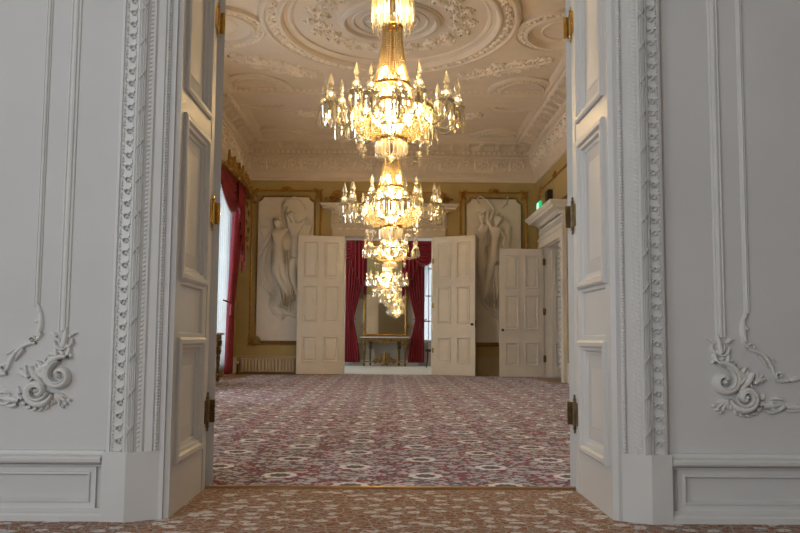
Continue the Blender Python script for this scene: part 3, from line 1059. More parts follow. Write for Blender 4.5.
# near leaves folded back into the long room
for sd in (-1, 1):
    lab = ('white panelled door leaf folded back at the left of the near doorway' if sd < 0 else
           'white panelled door leaf folded back at the right of the near doorway')
    d = door_leaf('door_leaf', .88, DH, WHITE, lab, ROWS, t=.045)
    a = radians(122)
    hx = (OX0 + .009 if sd < 0 else OX1 + .002)
    if sd < 0:
        d.location = (hx, 4.10, 0); d.rotation_euler = (0, 0, a)
    else:
        d.location = (hx, 4.10, 0); d.rotation_euler = (0, 0, pi - a)
    for i, zc in enumerate((2.325, 1.345, .37)):
        kx = OX0 - .003 if sd < 0 else OX1 + .003
        mat = BRASS if zc > 2 else (BRASS if (zc > 1 and sd < 0) else BRONZE)
        yk = 4.030
        T = lambda x, y, z, a_=kx + (-sd) * .014, zc=zc: (a_ + x, yk + y, zc + z)
        r = hinge(None, T)
        x0 = kx + (-sd) * .014
        # plate on the leaf edge facing the near room, plate on the reveal
        x1 = x0 - sd * .026
        r.box(min(x0, x1), max(x0, x1), yk + .040, yk + .046, zc - .055, zc + .055)
        r.box(min(x0, x0 + sd * .006), max(x0, x0 + sd * .006), yk - .042, yk, zc - .055, zc + .055)
        for q in (-.035, 0, .035):
            r.ball((x0 - sd * .018, yk + .040, zc + q), .004, n=6, m=4)
        h_ = r.build('hinge', mat)
        h_.parent = d
        bpy.context.view_layer.update()
        h_.matrix_parent_inverse = d.matrix_world.inverted()

# far doorway leaves
d = door_leaf('door_leaf', .935, DH, CREAM, 'white six-panel door leaf open at left of far doorway, over relief', ROWS)
d.location = (FX0 + .01, YF - .10, 0); d.rotation_euler = (0, 0, pi + radians(9))
d = door_leaf('door_leaf', .925, DH, CREAM, 'white six-panel door leaf with black knob, open right of far doorway', ROWS, handle_side=1)
d.location = (FX1 - .01, YF - .10, 0); d.rotation_euler = (0, 0, -radians(28))
for zc in (.5, 1.4, 2.3):
    m = MB()
    m.tube([(.0, 0, zc - .05), (0, 0, zc + .05)], .012, 8)
    m.box(-.01, .03, -.03, -.024, zc - .05, zc + .05)
    m.build('hinge', BRASS, d)
m = MB()
m.box(.915, .93, -.02, .02, .95, 1.10)
m.build('lock_plate', BRONZE, d)
# right-wall leaf
k_ = 2.48 / DH
d = door_leaf('door_leaf', .86, 2.49, CREAM, 'cream six-panel door leaf with black knob, hinged on the right wall', [(a * k_, b * k_) for a, b in ROWS], handle_side=1)
d.location = (XR - .03, DY1 - .01, 0); d.rotation_euler = (0, 0, pi + radians(4))
for zc in (.36, 1.27, 2.24):
    m = MB()
    m.box(-.045, .01, .02, .03, zc - .06, zc + .06)
    m.tube([(-.012, .028, zc - .07), (-.012, .028, zc + .07)], .012, 8)
    m.build('hinge', BRONZE, d)

# ------------------------------------------------------------------ far wall: doorcase, dado, frames
m = MB()
yf = YF
def mbox(x0, x1, z0, z1, out): m.box(x0, x1, yf - out, yf + .01, z0, z1)
mbox(-1.13, -.905, 0, 2.80, .06); mbox(.92, 1.145, 0, 2.80, .06); mbox(-1.13, 1.145, 2.80, 2.95, .06)
mbox(-1.15, -1.10, 0, 2.93, .085); mbox(1.115, 1.165, 0, 2.93, .085); mbox(-1.16, 1.175, 2.93, 2.985, .085)
mbox(-.96, -.905, 0, 2.80, .075); mbox(.92, .975, 0, 2.80, .075); mbox(-.96, .975, 2.80, 2.86, .075)
mbox(-1.18, 1.195, 2.985, 3.25, .07)
TF = lambda u, v, h: (u, yf - .07 - h, v)
for a, b_ in ((-1.13, -.94), (-.89, .905), (.955, 1.145)):
    m.rects(TF, a, b_, 3.03, 3.21, [(0, 0), (0, .035), (.012, .042), (.028, .03), (.04, .004)])
struct(m.build('trim_27', DCASE)); m = MB()
n = 34
for i in range(n):
    x = -1.18 + 2.37 * (i + .5) / n
    m.box(x - .018, x + .018, yf - .13, yf - .05, 3.255, 3.305)
struct(m.build('trim_28', DCORN)); m = MB()
pr = [(.07, 3.25), (.10, 3.25), (.10, 3.31), (.16, 3.315), (.17, 3.335), (.30, 3.345), (.30, 3.385), (.33, 3.39), (.36, 3.44), (.36, 3.45), (0, 3.46)]
rows = [[(-1.03 - o, yf, z), (-1.03 - o, yf - o, z), (1.06 + o, yf - o, z), (1.06 + o, yf, z)] for o, z in pr]
m.grid(rows)
n = 15
for i in range(n):
    x = -1.15 + 2.31 * (i + .5) / n
    m.box(x - .03, x + .03, yf - .27, yf - .12, 3.31, 3.345)
# modelled jamb lining
m.box(FX0 - .01, FX0 + .012, YF - .02, YG + .05, 0, FZ); m.box(FX1 - .012, FX1 + .01, YF - .02, YG + .05, 0, FZ); m.box(FX0, FX1, YF - .02, YG + .05, FZ - .012, FZ + .01)
struct(m.build('trim_20', DCASE))
m = MB()
for xx in (-1.035, 1.05): m.acanthus(lambda u, v, h: (u, yf - .08 - h, v), xx, 3.12, .05, 0, 1, .02)
n = 15
for i in range(n):
    m.leaf(lambda u, v, h: (u, yf - .085 - h, v), -1.1 + 2.23 * (i + .5) / n, 2.955, 0, .1, .018, .02)
struct(m.build('trim_21', DCORN, smooth=True))
# dado
m = MB()
for a, b_ in ((XL, -1.15), (1.165, XR)):
    m.box(a, b_, yf - .02, yf + .01, 0, .34); m.box(a, b_, yf - .045, yf, .33, .36); m.box(a, b_, yf - .035, yf, 0, .07)
struct(m.build('baseboard_far', paint('dado_paint', (.50, .42, .26), .5, .05, 4)))
m = MB()
m.box(XR - .03, XR, DY1 + .25, YF, 0, .34); m.box(XR - .03, XR, YB, DY0 - .3, 0, .34)
struct(m.build('baseboard_right_wall', CREAM))
m = MB()
for a, b_ in zip(cuts[::2], cuts[1::2]): m.box(XL, XL + .03, a, b_, 0, .34)
struct(m.build('baseboard_left_wall', CREAM))


def gilt_frame(parent, T, u0, u1, v0, v1, crest=True, corner=.13):
    m = MB()
    for pts in ([(u0, v0), (u0, v1)], [(u1, v0), (u1, v1)], [(u0, v0), (u1, v0)], [(u0, v1), (u1, v1)]):
        m.ribbon(T, pts, .018, .03)
    m.build('frame_moulding', GILT, parent)
    for (cx, cy, sx, sy) in ((u0, v0, 1, 1), (u1, v0, -1, 1), (u0, v1, 1, -1), (u1, v1, -1, -1)):
        o = MB()
        TT = lambda u, v, h, cx=cx, cy=cy, sx=sx, sy=sy: T(cx + sx * u, cy + sy * v, h)
        c = corner * 1.15
        o.acanthus(TT, .25 * c, .45 * c, .42 * c, pi, -1, .04, leaves=5, w=.28)
        o.acanthus(TT, .75 * c, .0 * c, .34 * c, pi * .6, 1, .04, leaves=4, w=.28)
        o.leaf(TT, 0, .8 * c, pi / 2, 1.0 * c, .16 * c, .035, curl=-.3)
        o.leaf(TT, .8 * c, 0, 0, 1.2 * c, .16 * c, .035, curl=.3)
        o.leaf(TT, .1 * c, .1 * c, -2.4, .5 * c, .14 * c, .04)
        o.leaf(TT, .3 * c, .5 * c, .6, .8 * c, .12 * c, .04, curl=1)
        o.build('corner_ornament', GILTD, parent, smooth=True)
    if crest:
        o = MB()
        cu = (u0 + u1) / 2
        for s in (-1, 1):
            TT = lambda u, v, h, s=s: T(cu + s * u, v1 + v, h)
            o.acanthus(TT, .06, .02, .045, pi, -1, .045, w=.3)
            o.leaf(TT, .08, -.01, 0, .14, .02, .035, curl=.5)
            o.leaf(TT, .02, .03, pi / 2 - .5, .08, .02, .045, curl=-.7)
        o.leaf(lambda u, v, h: T(u, v, h), cu, v1, pi / 2, .10, .03, .05)
        o.bud(T, cu, v1 + .02, .035, .06)
        o.build('crest_ornament', GILTD, parent, smooth=True)


def notched(u0, u1, v0, v1, c):
    """outline with concave notched corners"""
    pts = []
    for (cx, cy, a0) in ((u0, v0, pi / 2), (u1, v0, pi), (u1, v1, 3 * pi / 2), (u0, v1, 0)):
        for k in range(5):
            a = a0 - (pi / 2) * k / 4
            pts.append((cx + c * cos(a), cy + c * sin(a)))
    return pts


def skin_figure(name, J, E, mat, parent, T, flat=.5):
    """J: name -> (u, v, h, radius); one skinned continuous body"""
    names = list(J)
    me = bpy.data.meshes.new(name)
    me.from_pydata([T(J[k][0], J[k][1], J[k][2]) for k in names], [(names.index(a), names.index(b)) for a, b in E], [])
    me.materials.append(mat)
    o = bpy.data.objects.new(name, me)
    COL.objects.link(o)
    sk = o.modifiers.new('skin', 'SKIN')
    sk.use_smooth_shade = True
    lay = me.skin_vertices[0].data if me.skin_vertices else None
    if lay is None:
        bpy.context.view_layer.objects.active = o
        lay = me.skin_vertices[0].data
    for i, k in enumerate(names):
        r = J[k][3]
        lay[i].radius = (r, r)
        lay[i].use_root = (k == 'pelvis')
    sb = o.modifiers.new('sub', 'SUBSURF'); sb.levels = 2; sb.render_levels = 2
    o.parent = parent
    return o


def relief_panel(u0, u1, v0, v1, label, figs, extra, ox0, ox1):
    root = empty('relief_panel', ((u0 + u1) / 2, YF, v0))
    tag(root, label, 'relief', 'white figure reliefs beside the far doorway')
    inv = Matrix.Translation((-(u0 + u1) / 2, -YF, -v0))
    T = lambda u, v, h: (u - (u0 + u1) / 2, -.02 - h, v - v0)
    m = MB()
    pts = notched(u0, u1, v0, v1, .10)
    rows = []
    for ins, h in ((0, -.02), (0, .02), (.01, .025)):
        rows.append([T(u + (ins if u < (u0 + u1) / 2 else -ins), v + (ins if v < (v0 + v1) / 2 else -ins), h) for u, v in pts])
    m.grid(rows, close_u=True); m.add(rows[-1], [tuple(range(len(pts)))])
    m.build('plaster_field', RELIEF, root)
    m = MB()
    po = notched(u0 - .025, u1 + .025, v0 - .025, v1 + .025, .10)
    m.ribbon(T, po + [po[0]], .012, .035)
    m.build('inner_gilt_bead', GILTD, root)
    TT = lambda u, v, h: T(u, v, h + .025)
    for i, (J, E) in enumerate(figs):
        skin_figure('relief_figure', J, E, RELIEF, root, TT)
    m = MB(); extra(m, TT)
    m.build('drapery', RELIEF, root, smooth=True)
    gilt_frame(root, lambda u, v, h: T(u, v, h - .02), ox0, ox1, .60, 3.74)
    return root


def P2(u, v):
    p = px(u, v, 'y', YF - .05)
    return p[0], p[2]


def fig(pts):
    J = {}
    for k, (u, v, h, r) in pts.items():
        a, b = P2(u, v); J[k] = (a, b, h * 1.3 + .02, r * (1.75 if k in ('head', 'crown') else .8 if k == 'neck' else 1.15))
    return J


BODY = [('pelvis', 'waist'), ('waist', 'chest'), ('chest', 'neck'), ('neck', 'head'), ('head', 'crown'), ('chest', 'shL'), ('shL', 'elL'), ('elL', 'haL'), ('chest', 'shR'), ('shR', 'elR'), ('elR', 'haR'),
        ('pelvis', 'knL'), ('knL', 'anL'), ('anL', 'toL'), ('pelvis', 'knR'), ('knR', 'anR'), ('anR', 'toR')]
f1 = fig(dict(pelvis=(279, 253, .03, .10), waist=(279, 244, .03, .078), chest=(277, 235, .035, .092), neck=(278, 228, .04, .035), head=(278, 224, .045, .055), crown=(277, 220, .04, .05),
              shL=(272, 233, .03, .05), elL=(266, 243, .02, .035), haL=(260, 251, .02, .025), shR=(283, 232, .03, .05), elR=(289, 229, .02, .035), haR=(295, 231, .02, .025),
              knL=(276, 272, .05, .085), anL=(286, 291, .03, .045), toL=(290, 297, .02, .03), knR=(284, 274, .03, .08), anR=(291, 295, .01, .04), toR=(294, 301, .01, .025)))
f2 = fig(dict(pelvis=(296, 250, .0, .10), waist=(295, 239, .0, .075), chest=(294, 228, .01, .09), neck=(293, 221, .02, .035), head=(291, 216, .03, .052), crown=(290, 212, .03, .048),
              shL=(289, 225, .02, .045), elL=(287, 215, .02, .035), haL=(289, 206, .02, .025), shR=(300, 226, .01, .05), elR=(305, 220, .01, .035), haR=(309, 226, .01, .025),
              knL=(292, 270, .01, .08), anL=(296, 290, .01, .045), toL=(299, 297, .01, .03), knR=(302, 270, .0, .08), anR=(305, 290, .0, .045), toR=(308, 296, .0, .03)))


def drape1(m, T):
    rnd = random.Random(4)
    def rb(pts, w, h):
        pp = [P2(*p) for p in pts]
        m.ribbon(T, pp, [w * S * 5 * q for q in [.4] + [1] * (len(pp) - 2) + [.3]], h * 1.7)
    # skirts
    for k in range(9):
        x = 272 + k * 2.0
        rb([(x, 250), (x - 1 + k * .3, 262), (x + 2, 275), (x + 6, 288), (x + 10 - k, 300 + (k * 5) % 9)], 1.2, .06 + .02 * (k % 2))
    for k in range(6):
        rb([(272 - k, 240 + 2 * k), (266 - k, 255 + k), (264 - k * .6, 270), (268 - k, 285), (276 - k, 296)], 1.1, .035 + .01 * (k % 2))
    for k in range(5):
        x = 293 + k * 3
        rb([(x, 245), (x + 1, 258), (x - 1, 272), (x + 2, 290)], 1.4, .035)
    # trailing cloth below
    for k in range(7):
        rb([(282 + k * 2, 284), (284 + k, 296 + k), (278 + k * 2, 306 + k), (284 + k * 2, 314 + k * .6), (296 + k, 312 + k), (300 + k, 304)], .9, .022 + .008 * (k % 2))
    for k in range(5):
        rb([(272 + k, 292 + 2 * k), (268 + k, 303 + k), (273 + k, 313), (283 + k, 320 - k)], .8, .02 + .006 * (k % 2))
    # veil arcs above the heads
    rb([(284, 214), (283, 206), (287, 199), (295, 197), (302, 201), (306, 210)], .9, .03)
    rb([(268, 228), (263, 226), (261, 232), (265, 240)], 1, .03)
    rb([(300, 222), (308, 216), (312, 225), (309, 236)], 1.2, .03)
    for c in ((291, 213), (277, 221)):
        for k in range(5):
            a, b = P2(c[0] + rnd.uniform(-3, 3), c[1] + rnd.uniform(-3, 1)); m.bud(T, a, b, .035, .075)
    a, b = P2(262, 258)
    m.spiral(T, a, b, .08, 1, 1, 1, .02, .03, n=10)


relief_panel(-2.665, -1.535, .665, 3.60, 'white plaster relief of two dancing draped women left of the far doorway', [(f1, BODY), (f2, BODY)], drape1, -2.80, -1.40)
g1 = fig(dict(pelvis=(493, 252, .03, .10), waist=(494, 243, .03, .078), chest=(495, 232, .035, .09), neck=(496, 225, .04, .035), head=(498, 220, .045, .055), crown=(499, 216, .04, .05),
              shL=(491, 229, .03, .048), elL=(487, 219, .02, .035), haL=(488, 209, .02, .028), shR=(500, 230, .03, .05), elR=(505, 238, .02, .035), haR=(503, 247, .02, .026),
              knL=(489, 270, .05, .085), anL=(486, 292, .03, .045), toL=(484, 299, .02, .03), knR=(497, 272, .03, .08), anR=(497, 294, .01, .045), toR=(495, 301, .01, .03)))
g2 = fig(dict(pelvis=(480, 250, .0, .10), waist=(481, 240, .0, .076), chest=(482, 230, .01, .088), neck=(482, 223, .02, .035), head=(482, 218, .03, .052), crown=(481, 214, .03, .048),
              shL=(477, 230, .02, .045), elL=(478, 238, .03, .035), haL=(486, 238, .04, .026), shR=(487, 226, .01, .048), elR=(494, 210, .01, .034), haR=(486, 199, .01, .026),
              knL=(480, 268, .01, .085), anL=(484, 290, .01, .05), toL=(482, 298, .01, .03), knR=(486, 268, .0, .08), anR=(490, 288, .0, .045), toR=(489, 295, .0, .03)))


def drape2(m, T):
    rnd = random.Random(8)
    def rb(pts, w, h):
        pp = [P2(*p) for p in pts]
        m.ribbon(T, pp, [w * S * 5 * q for q in [.4] + [1] * (len(pp) - 2) + [.3]], h * 1.7)
    for k in range(9):
        x = 482 + k * 2
        rb([(x, 246), (x + 1 - k * .3, 258), (x - 2, 272), (x - 3, 286), (x + 2 - k * .5, 300 + (k * 5) % 9)], 1.2, .055 + .02 * (k % 2))
    for k in range(6):
        rb([(474 + k, 244 + k), (473 + k, 256), (478 + k, 266), (486 + k, 272 + k)], 1.2, .04 + .01 * (k % 2))
    for k in range(6):
        rb([(503 + k, 216 + 2 * k), (508 + k * .5, 226), (506 + k * .6, 240), (502 + k, 256), (498 + k, 268)], 1.1, .035 + .01 * (k % 2))
    for k in range(7):
        rb([(484 + k, 286), (480 + k, 298 + k), (486 + k, 308 + k), (496 + k * .6, 314 + k), (499, 324 + k)], .9, .022 + .008 * (k % 2))
    rb([(486, 200), (480, 196), (477, 199), (480, 204)], .9, .03)
    rb([(503, 200), (508, 196), (506, 204), (502, 208)], .9, .03)
    for c in ((481, 215), (499, 217)):
        for k in range(6):
            a, b = P2(c[0] + rnd.uniform(-3, 3), c[1] + rnd.uniform(-3, 1)); m.bud(T, a, b, .035, .075)


relief_panel(1.60, 2.715, .665, 3.60, 'white plaster relief with raised-arm dancer right of the far doorway', [(g1, BODY), (g2, BODY)], drape2, 1.475, 2.845)
# gilt picks between frame and doorcase, above the overdoor
fr = struct(empty('trim_22'))
o = MB()
for cx, s in ((-1.17, 1), (1.18, -1)):
    TT = lambda u, v, h, cx=cx, s=s: (cx + s * u, YF - h, 3.60 + v)
    o.acanthus(TT, 0, 0, .11, pi / 2, -1, .05, w=.3)
    o.acanthus(TT, .12, .06, .07, pi, 1, .05, w=.3)
    o.leaf(TT, .0, .1, .3, .3, .03, .04, curl=-.6)
    o.leaf(TT, -.05, -.1, -.9, .2, .03, .04, curl=.9)
    o.ribbon(TT, [(.2, .13), (.95, .13)], .015, .03)
o.build('overdoor_gilding', GILTD, fr, smooth=True)

# right wall frames
fr = struct(empty('trim_23'))
gilt_frame(fr, lambda u, v, h: (XR - h, u, v), 13.3, 16.3, 3.20, 3.72, corner=.15)
fr = struct(empty('trim_24'))
gilt_frame(fr, lambda u, v, h: (XL + h, u, v), 11.6, 13.6, .6, 3.74, corner=.13)

# right doorcase
m = MB()
xr = XR
m.box(xr - .07, xr + .01, DY1, DY1 + .2, 0, DZ); m.box(xr - .07, xr + .01, DY0 - .2, DY0, 0, DZ); m.box(xr - .07, xr + .01, DY0 - .2, DY1 + .2, DZ, 2.66)
m.box(xr - .09, xr, DY0 - .24, DY1 + .24, 2.66, 2.70)
m.box(xr - .06, xr, DY0 - .2, DY1 + .2, 2.70, 2.92)
pr = [(.06, 2.90), (.10, 2.90), (.11, 2.94), (.15, 2.95), (.17, 2.97), (.27, 2.985), (.275, 3.03), (.30, 3.035), (.335, 3.085), (.335, 3.10), (0, 3.11)]
y0, y1 = DY0 - .13, DY1 - .07
rows = [[(xr, y1 + o, z), (xr - o, y1 + o, z), (xr - o, y0 - o, z), (xr, y0 - o, z)] for o, z in pr]
m.grid(rows)
n = 30
for i in range(n):
    y = y0 + (y1 - y0) * (i + .5) / n
    m.box(xr - .15, xr - .05, y - .018, y + .018, 2.90, 2.945)
# deep reveals
m.box(xr, xr + .50, DY1 - .012, DY1 + .005, 0, DZ); m.box(xr, xr + .5, DY0 - .005, DY0 + .012, 0, DZ); m.box(xr, xr + .5, DY0, DY1, DZ - .012, DZ + .01)
struct(m.build('trim_25', CREAM))
m = MB()
TRr = lambda u, v, h: (xr - .065 - h, u, v)
n = 18
for i in range(n):
    m.leaf(TRr, DY0 - .12 + (DY1 - DY0 + .24) * (i + .5) / n, 2.76, .9, .12, .02, .02, curl=-1); m.bud(TRr, DY0 - .12 + (DY1 - DY0 + .24) * (i + .2) / n, 2.84, .022, .02)
n = 24
for i in range(n):   # scrolled edge ornament on the near upright
    z = .2 + 2.3 * (i + .5) / n
    TS = lambda u, v, h: (xr - .07 - h, u, v)
    m.spiral(TS, DY0 - .03, z, .04, 0, 1, 1, .012, .035, n=9)
    m.ball((xr - .085, DY0 - .02, z + .04), .018)
struct(m.build('trim_26', ORNW, smooth=True))
# inner closed door leaf deep in that doorway
d = door_leaf('door_leaf', .42, 2.46, WHITE, 'narrow white panelled leaf standing deep inside the right-wall doorway', [(a * k_, b * k_) for a, b in ROWS])
d.location = (XR + .14, DY1 - .05, 0)
boxobj('wall_lobby', FARWALL, (XR + .62, XR + .72, DY0 - .3, DY1 + .3, 0, 2.9), (XR + .5, XR + .72, DY1 + .0, DY1 + .1, 0, 2.9), (XR + .5, XR + .72, DY0 - .1, DY0, 0, 2.9), (XR + .5, XR + .72, DY0 - .1, DY1 + .1, 2.6, 2.9))
boxobj('floor_threshold', OAK, (XR - .28, XR + .7, DY0 - .45, DY1 - .4, -.02, .006))
boxobj('floor_left_border', OAK, (XL, XL + .42, 4.2, YF, -.02, .005))
boxobj('floor_far_border', OAK, (XL, FX0 - .05, YF - .30, YF, -.02, .0055))

# exit sign, speaker, alarm
s_ = empty('exit_sign', (XR - .03, 16.28, 3.40))
tag(s_, 'small green and white emergency exit sign high on the right wall', 'sign')
m = MB(); m.box(-.02, .02, -.17, .17, -.085, .085); m.build('sign_body', SIGNG, s_)
m = MB()
m.ball((-.024, -.03, .05), .016, n=8)
m.tube([(-.022, -.03, .03), (-.022, -.01, -.01)], .013, 6); m.tube([(-.022, -.01, -.01), (-.022, -.05, -.03), (-.022, -.04, -.06)], .008, 6)
m.tube([(-.022, -.01, -.01), (-.022, .02, -.035), (-.022, .05, -.06)], .008, 6); m.tube([(-.022, -.05, .0), (-.022, -.025, .02), (-.022, .01, .005)], .007, 6)
m.box(-.024, -.02, .07, .13, -.065, .06)
m.build('running_figure_symbol', SIGNW, s_)
m = MB(); m.box(XR - .09, XR, 15.05, 15.3, 3.30, 3.52); m.box(XR - .10, XR - .09, 15.07, 15.28, 3.32, 3.50)
tag(m.build('wall_speaker', BLACK), 'small dark box speaker above the right-wall doorway', 'speaker')
m = MB(); m.lathe([(.001, .05), (.03, .045), (.045, .02), (.05, 0)], 12, (0, 0, 0))
o_ = m.build('smoke_detector', CREAM, smooth=True); o_.rotation_euler = (0, -pi / 2, 0); o_.location = (XR, 16.36, 2.56)
tag(o_, 'small round cream sensor on right wall below the exit sign', 'sensor')
m = MB(); m.box(-2.965, -2.915, YF - .03, YF, 2.20, 2.28); m.ball((-2.94, YF - .035, 2.24), .02)
tag(m.build('thermostat', CREAM), 'small cream thermostat on the olive wall beside the left curtain', 'thermostat')

# radiator
r_ = empty('radiator', (-2.45, YF - .10, 0))
tag(r_, 'low cream panel radiator below the left relief panel', 'radiator')
m = MB()
rows = []
n = 64
for z in (.055, .30):
    rows.append([(-.5 + 1.08 * i / n, -.03 + (.012 if i % 4 < 2 else 0), z) for i in range(n + 1)])
m.grid(rows); m.box(-.5, .58, -.018, .02, .05, .305); m.box(-.5, .58, -.035, .03, .30, .315); m.box(-.5, .58, -.035, .03, .045, .06)
m.build('radiator_panel', RADI, r_)
m = MB(); m.tube([(-.55, 0, 0), (-.55, 0, .2), (-.5, 0, .2)], .012); m.build('pipe', BRONZE, r_)
m = MB(); m.ball((-.56, 0, .22), .03); m.build('valve_knob', WHITE, r_, smooth=True)

# ------------------------------------------------------------------ curtains
def drape(m, fn, nu=60, nv=40):
    """fn(s, t) -> xyz, s across, t down"""
    m.grid([[fn(i / nu, j / nv) for i in range(nu + 1)] for j in range(nv + 1)])


def solid(o, t=.012):
    md = o.modifiers.new('thick', 'SOLIDIFY'); md.thickness = t
    return o


def curtain_body(T, u0, u1, z1, z0, zt, pinch, side, folds=7, amp=.032, mat=RED, parent=None, bow=0.0):
    """hangs from z1 to z0, tied at zt; side = -1 pulled to u0, +1 pulled to u1"""
    m = MB()
    def fn(s, t):
        z = z1 + (z0 - z1) * t
        tt = (z1 - zt) / (z1 - z0)
        if t < tt: k = (t / tt); w = 1 - (1 - pinch) * k ** 1.6
        else: k = (t - tt) / (1 - tt); w = pinch + (.80 - pinch) * min(1, k * 1.2) ** .8 * .75
        W = (u1 - u0) * w
        u = (u0 + W * s) if side < 0 else (u1 - W * (1 - s))
        u += bow * sin(pi * min(1, t / tt)) * (1 if side > 0 else -1)
        h = .07 + amp * sin(s * folds * 2 * pi) * (.5 + .5 * w) + .012 * sin(s * folds * 4.3 * pi + t * 4)
        return T(u, z, h)
    drape(m, fn, nu=folds * 10, nv=36)
    return solid(m.build('curtain_panel', mat, parent, smooth=True))


def swag(T, u0, u1, z, drop, parent, n=7):
    m = MB()
    def fn(s, t):
        c = 4 * s * (1 - s)
        zz = z - (.02 + drop * t) * c ** .7 - .03 * t
        h = .11 + .06 * t * c + .035 * abs(sin(t * n * pi)) * (.4 + c)
        u = u0 + (u1 - u0) * (s * (1 - .0 * t))
        return T(u, zz, h)
    drape(m, fn, 40, 56)
    solid(m.build('swag', RED, parent, smooth=True))
    f = MB()
    pts = [fn(i / 40, 1) for i in range(41)]
    for i in range(0, 40):
        x, y, zz = pts[i]
        f.gem((x, y, zz - .02), .008, .02, .035, 5)
    tag(f.build('gold_fringe', DULLG, parent), kind='stuff')


def jabot(T, u0, u1, z, l0, l1, parent, steps=5):
    """cascade with zigzag lower edge: length l0 at u0, l1 at u1"""
    m = MB()
    def fn(s, t):
        L = l0 + (l1 - l0) * s
        zig = .10 * (abs(((s * steps) % 1) - .5) * 2)
        zz = z - (L - zig) * t
        h = .15 + .04 * sin(s * steps * 2 * pi) * (.4 + .6 * t)
        return T(u0 + (u1 - u0) * s, zz, h)
    drape(m, fn, steps * 10, 16)
    solid(m.build('jabot', RED, parent, smooth=True))
    f = MB()
    for i in range(steps * 5 + 1):
        x, y, zz = fn(i / (steps * 5), 1)
        f.gem((x, y, zz - .02), .010, .025, .04, 5)
    tag(f.build('gold_fringe', DULLG, parent), kind='stuff')


def tieback(T, u, z, w, parent):
    m = MB()
    m.tube([T(u - w, z + .05, .03), T(u - w * .5, z, .15), T(u, z - .01, .16), T(u + w * .5, z, .15), T(u + w, z + .05, .03)], .014, 8)
    m.tube([T(u, z, .16), T(u, z - .06, .16), T(u, z - .22, .16)], [.018, .028, .034], 8)
    m.build('tieback_tassel', RED, parent, smooth=True)


# far room curtains on the end wall (T: u = x, h towards camera)
TE = lambda u, v, h: (u, YE - .12 - h, v)
c1 = empty('curtain'); tag(c1, 'crimson velvet curtain with swag left of the gilt mirror', 'curtain', 'crimson curtains in the far room')
curtain_body(TE, -1.13, -.56, 3.30, .10, 1.22, .38, -1, parent=c1, folds=6)
for o_ in list(c1.children): pass
jabot(TE, -1.0, -.58, 3.32, .65, 1.55, c1, 4)
swag(TE, -1.75, -.72, 3.34, .62, c1)
c2 = empty('curtain'); tag(c2, 'crimson velvet curtain with swag right of the gilt mirror', 'curtain', 'crimson curtains in the far room')
curtain_body(TE, .36, .97, 3.30, .10, 1.22, .38, 1, parent=c2, folds=6)
jabot(TE, .80, .38, 3.32, .65, 1.55, c2, 4)
swag(TE, .55, 1.36, 3.34, .62, c2)
tieback(TE, -1.03, 1.2, .17, c1)
tieback(TE, .86, 1.2, .17, c2)
# sheers of the far room
for (a, b_, lab, sd) in ((-1.72, -.98, 'white sheer curtain behind the crimson curtain left of the mirror', -1), (.86, 1.12, 'white sheer curtain beside the window right of the mirror', 1)):
    m = MB()
    def fn(s, t, a=a, b_=b_, sd=sd):
        z = 3.28 - 3.1 * t
        w = 1 if sd < 0 else (1 - .75 * min(1, t / .65) ** 1.5 if t < .65 else .25)
        return (a + (b_ - a) * s * w, YE - .05 + .02 * sin(s * 40), z)
    drape(m, fn, 60, 24)
    o_ = m.build('sheer_curtain', SHEER, smooth=True); tag(o_, lab, 'sheer curtain')

# left window of the long room: u = y, h out from wall
TL = lambda u, v, h: (XL + h, u, v)
c3 = empty('curtain'); tag(c3, 'long crimson curtain with fringed swag and gilt pelmet on the left wall window', 'curtain')
def fn(s, t):
    z = 3.5 + (.06 - 3.5) * t
    tt = .62
    w = (1 - .55 * (t / tt) ** 1.3) if t < tt else .45 + .25 * ((t - tt) / (1 - tt))
    u = 15.93 - .62 * min(1, t / tt) ** 1.2 - (.62 * w) * (1 - s)
    h = .10 + .15 * (1 - .35 * abs(t - .0)) * (.5 + .5 * sin(s * 9 * pi)) * (.55 + .45 * w) + .02
    return TL(u, z, h)
m = MB(); drape(m, fn, 80, 40); solid(m.build('curtain_panel', RED, c3, smooth=True))
jabot(lambda u, v, h: TL(u, v, h + .10), 15.2, 15.92, 3.66, .6, 1.75, c3, 5)
swag(lambda u, v, h: TL(u, v, h + .06), 13.8, 15.6, 3.66, .60, c3)
tieback(lambda u, v, h: TL(u, v, h + .06), 14.98, 1.35, .12, c3)
g_ = c3
m = MB(); m.box(XL + .01, XL + .30, 13.7, 15.98, 3.64, 3.70); g_ = m.build('pelmet', GILTD, g_)
o = MB()
Tg = lambda u, v, h: (XL + .30 + h, u, v)
Tg2 = lambda u, v, h: (XL + .02 + u, 15.98 - h, v)
rnd = random.Random(3)
for i in range(9):
    u = 13.8 + 2.1 * (i + .5) / 9
    H = .22 if i % 2 == 0 else .14
    o.acanthus(Tg, u, 3.72, .09, pi / 2, 1 if i % 2 else -1, .06, w=.3)
    o.leaf(Tg, u, 3.74, pi / 2 + rnd.uniform(-.4, .4), H, .04, .06, curl=rnd.uniform(-1, 1))
for i in range(4):
    u = .04 + .30 * i / 3
    z_ = 3.90 - .11 * i
    o.acanthus(Tg2, u, z_ - .08, .065, pi * .3, -1, .06, w=.34)
    o.leaf(Tg2, u, z_ - .1, pi / 2 - .5, .2, .035, .06, curl=-1)
    o.leaf(Tg2, u - .03, z_ - .14, pi / 2 + .7, .16, .03, .05, curl=1)
    o.leaf(Tg2, u + .02, z_ - .16, -.7, .13, .03, .05, curl=1)
for i in range(7):
    z_ = 3.55 - i * .17
    o.leaf(Tg2, .30 - .03 * (i % 2), z_, -pi / 2 + .3, .13, .03, .03, curl=-.8)
o.build('carved_leafwork', ANTQ2, g_, smooth=True)
m = MB()
def fn(s, t):
    return (XL + .05 + .02 * sin(s * 60) , 13.95 + 1.7 * s, 3.5 - 3.35 * t)
drape(m, fn, 160, 10)
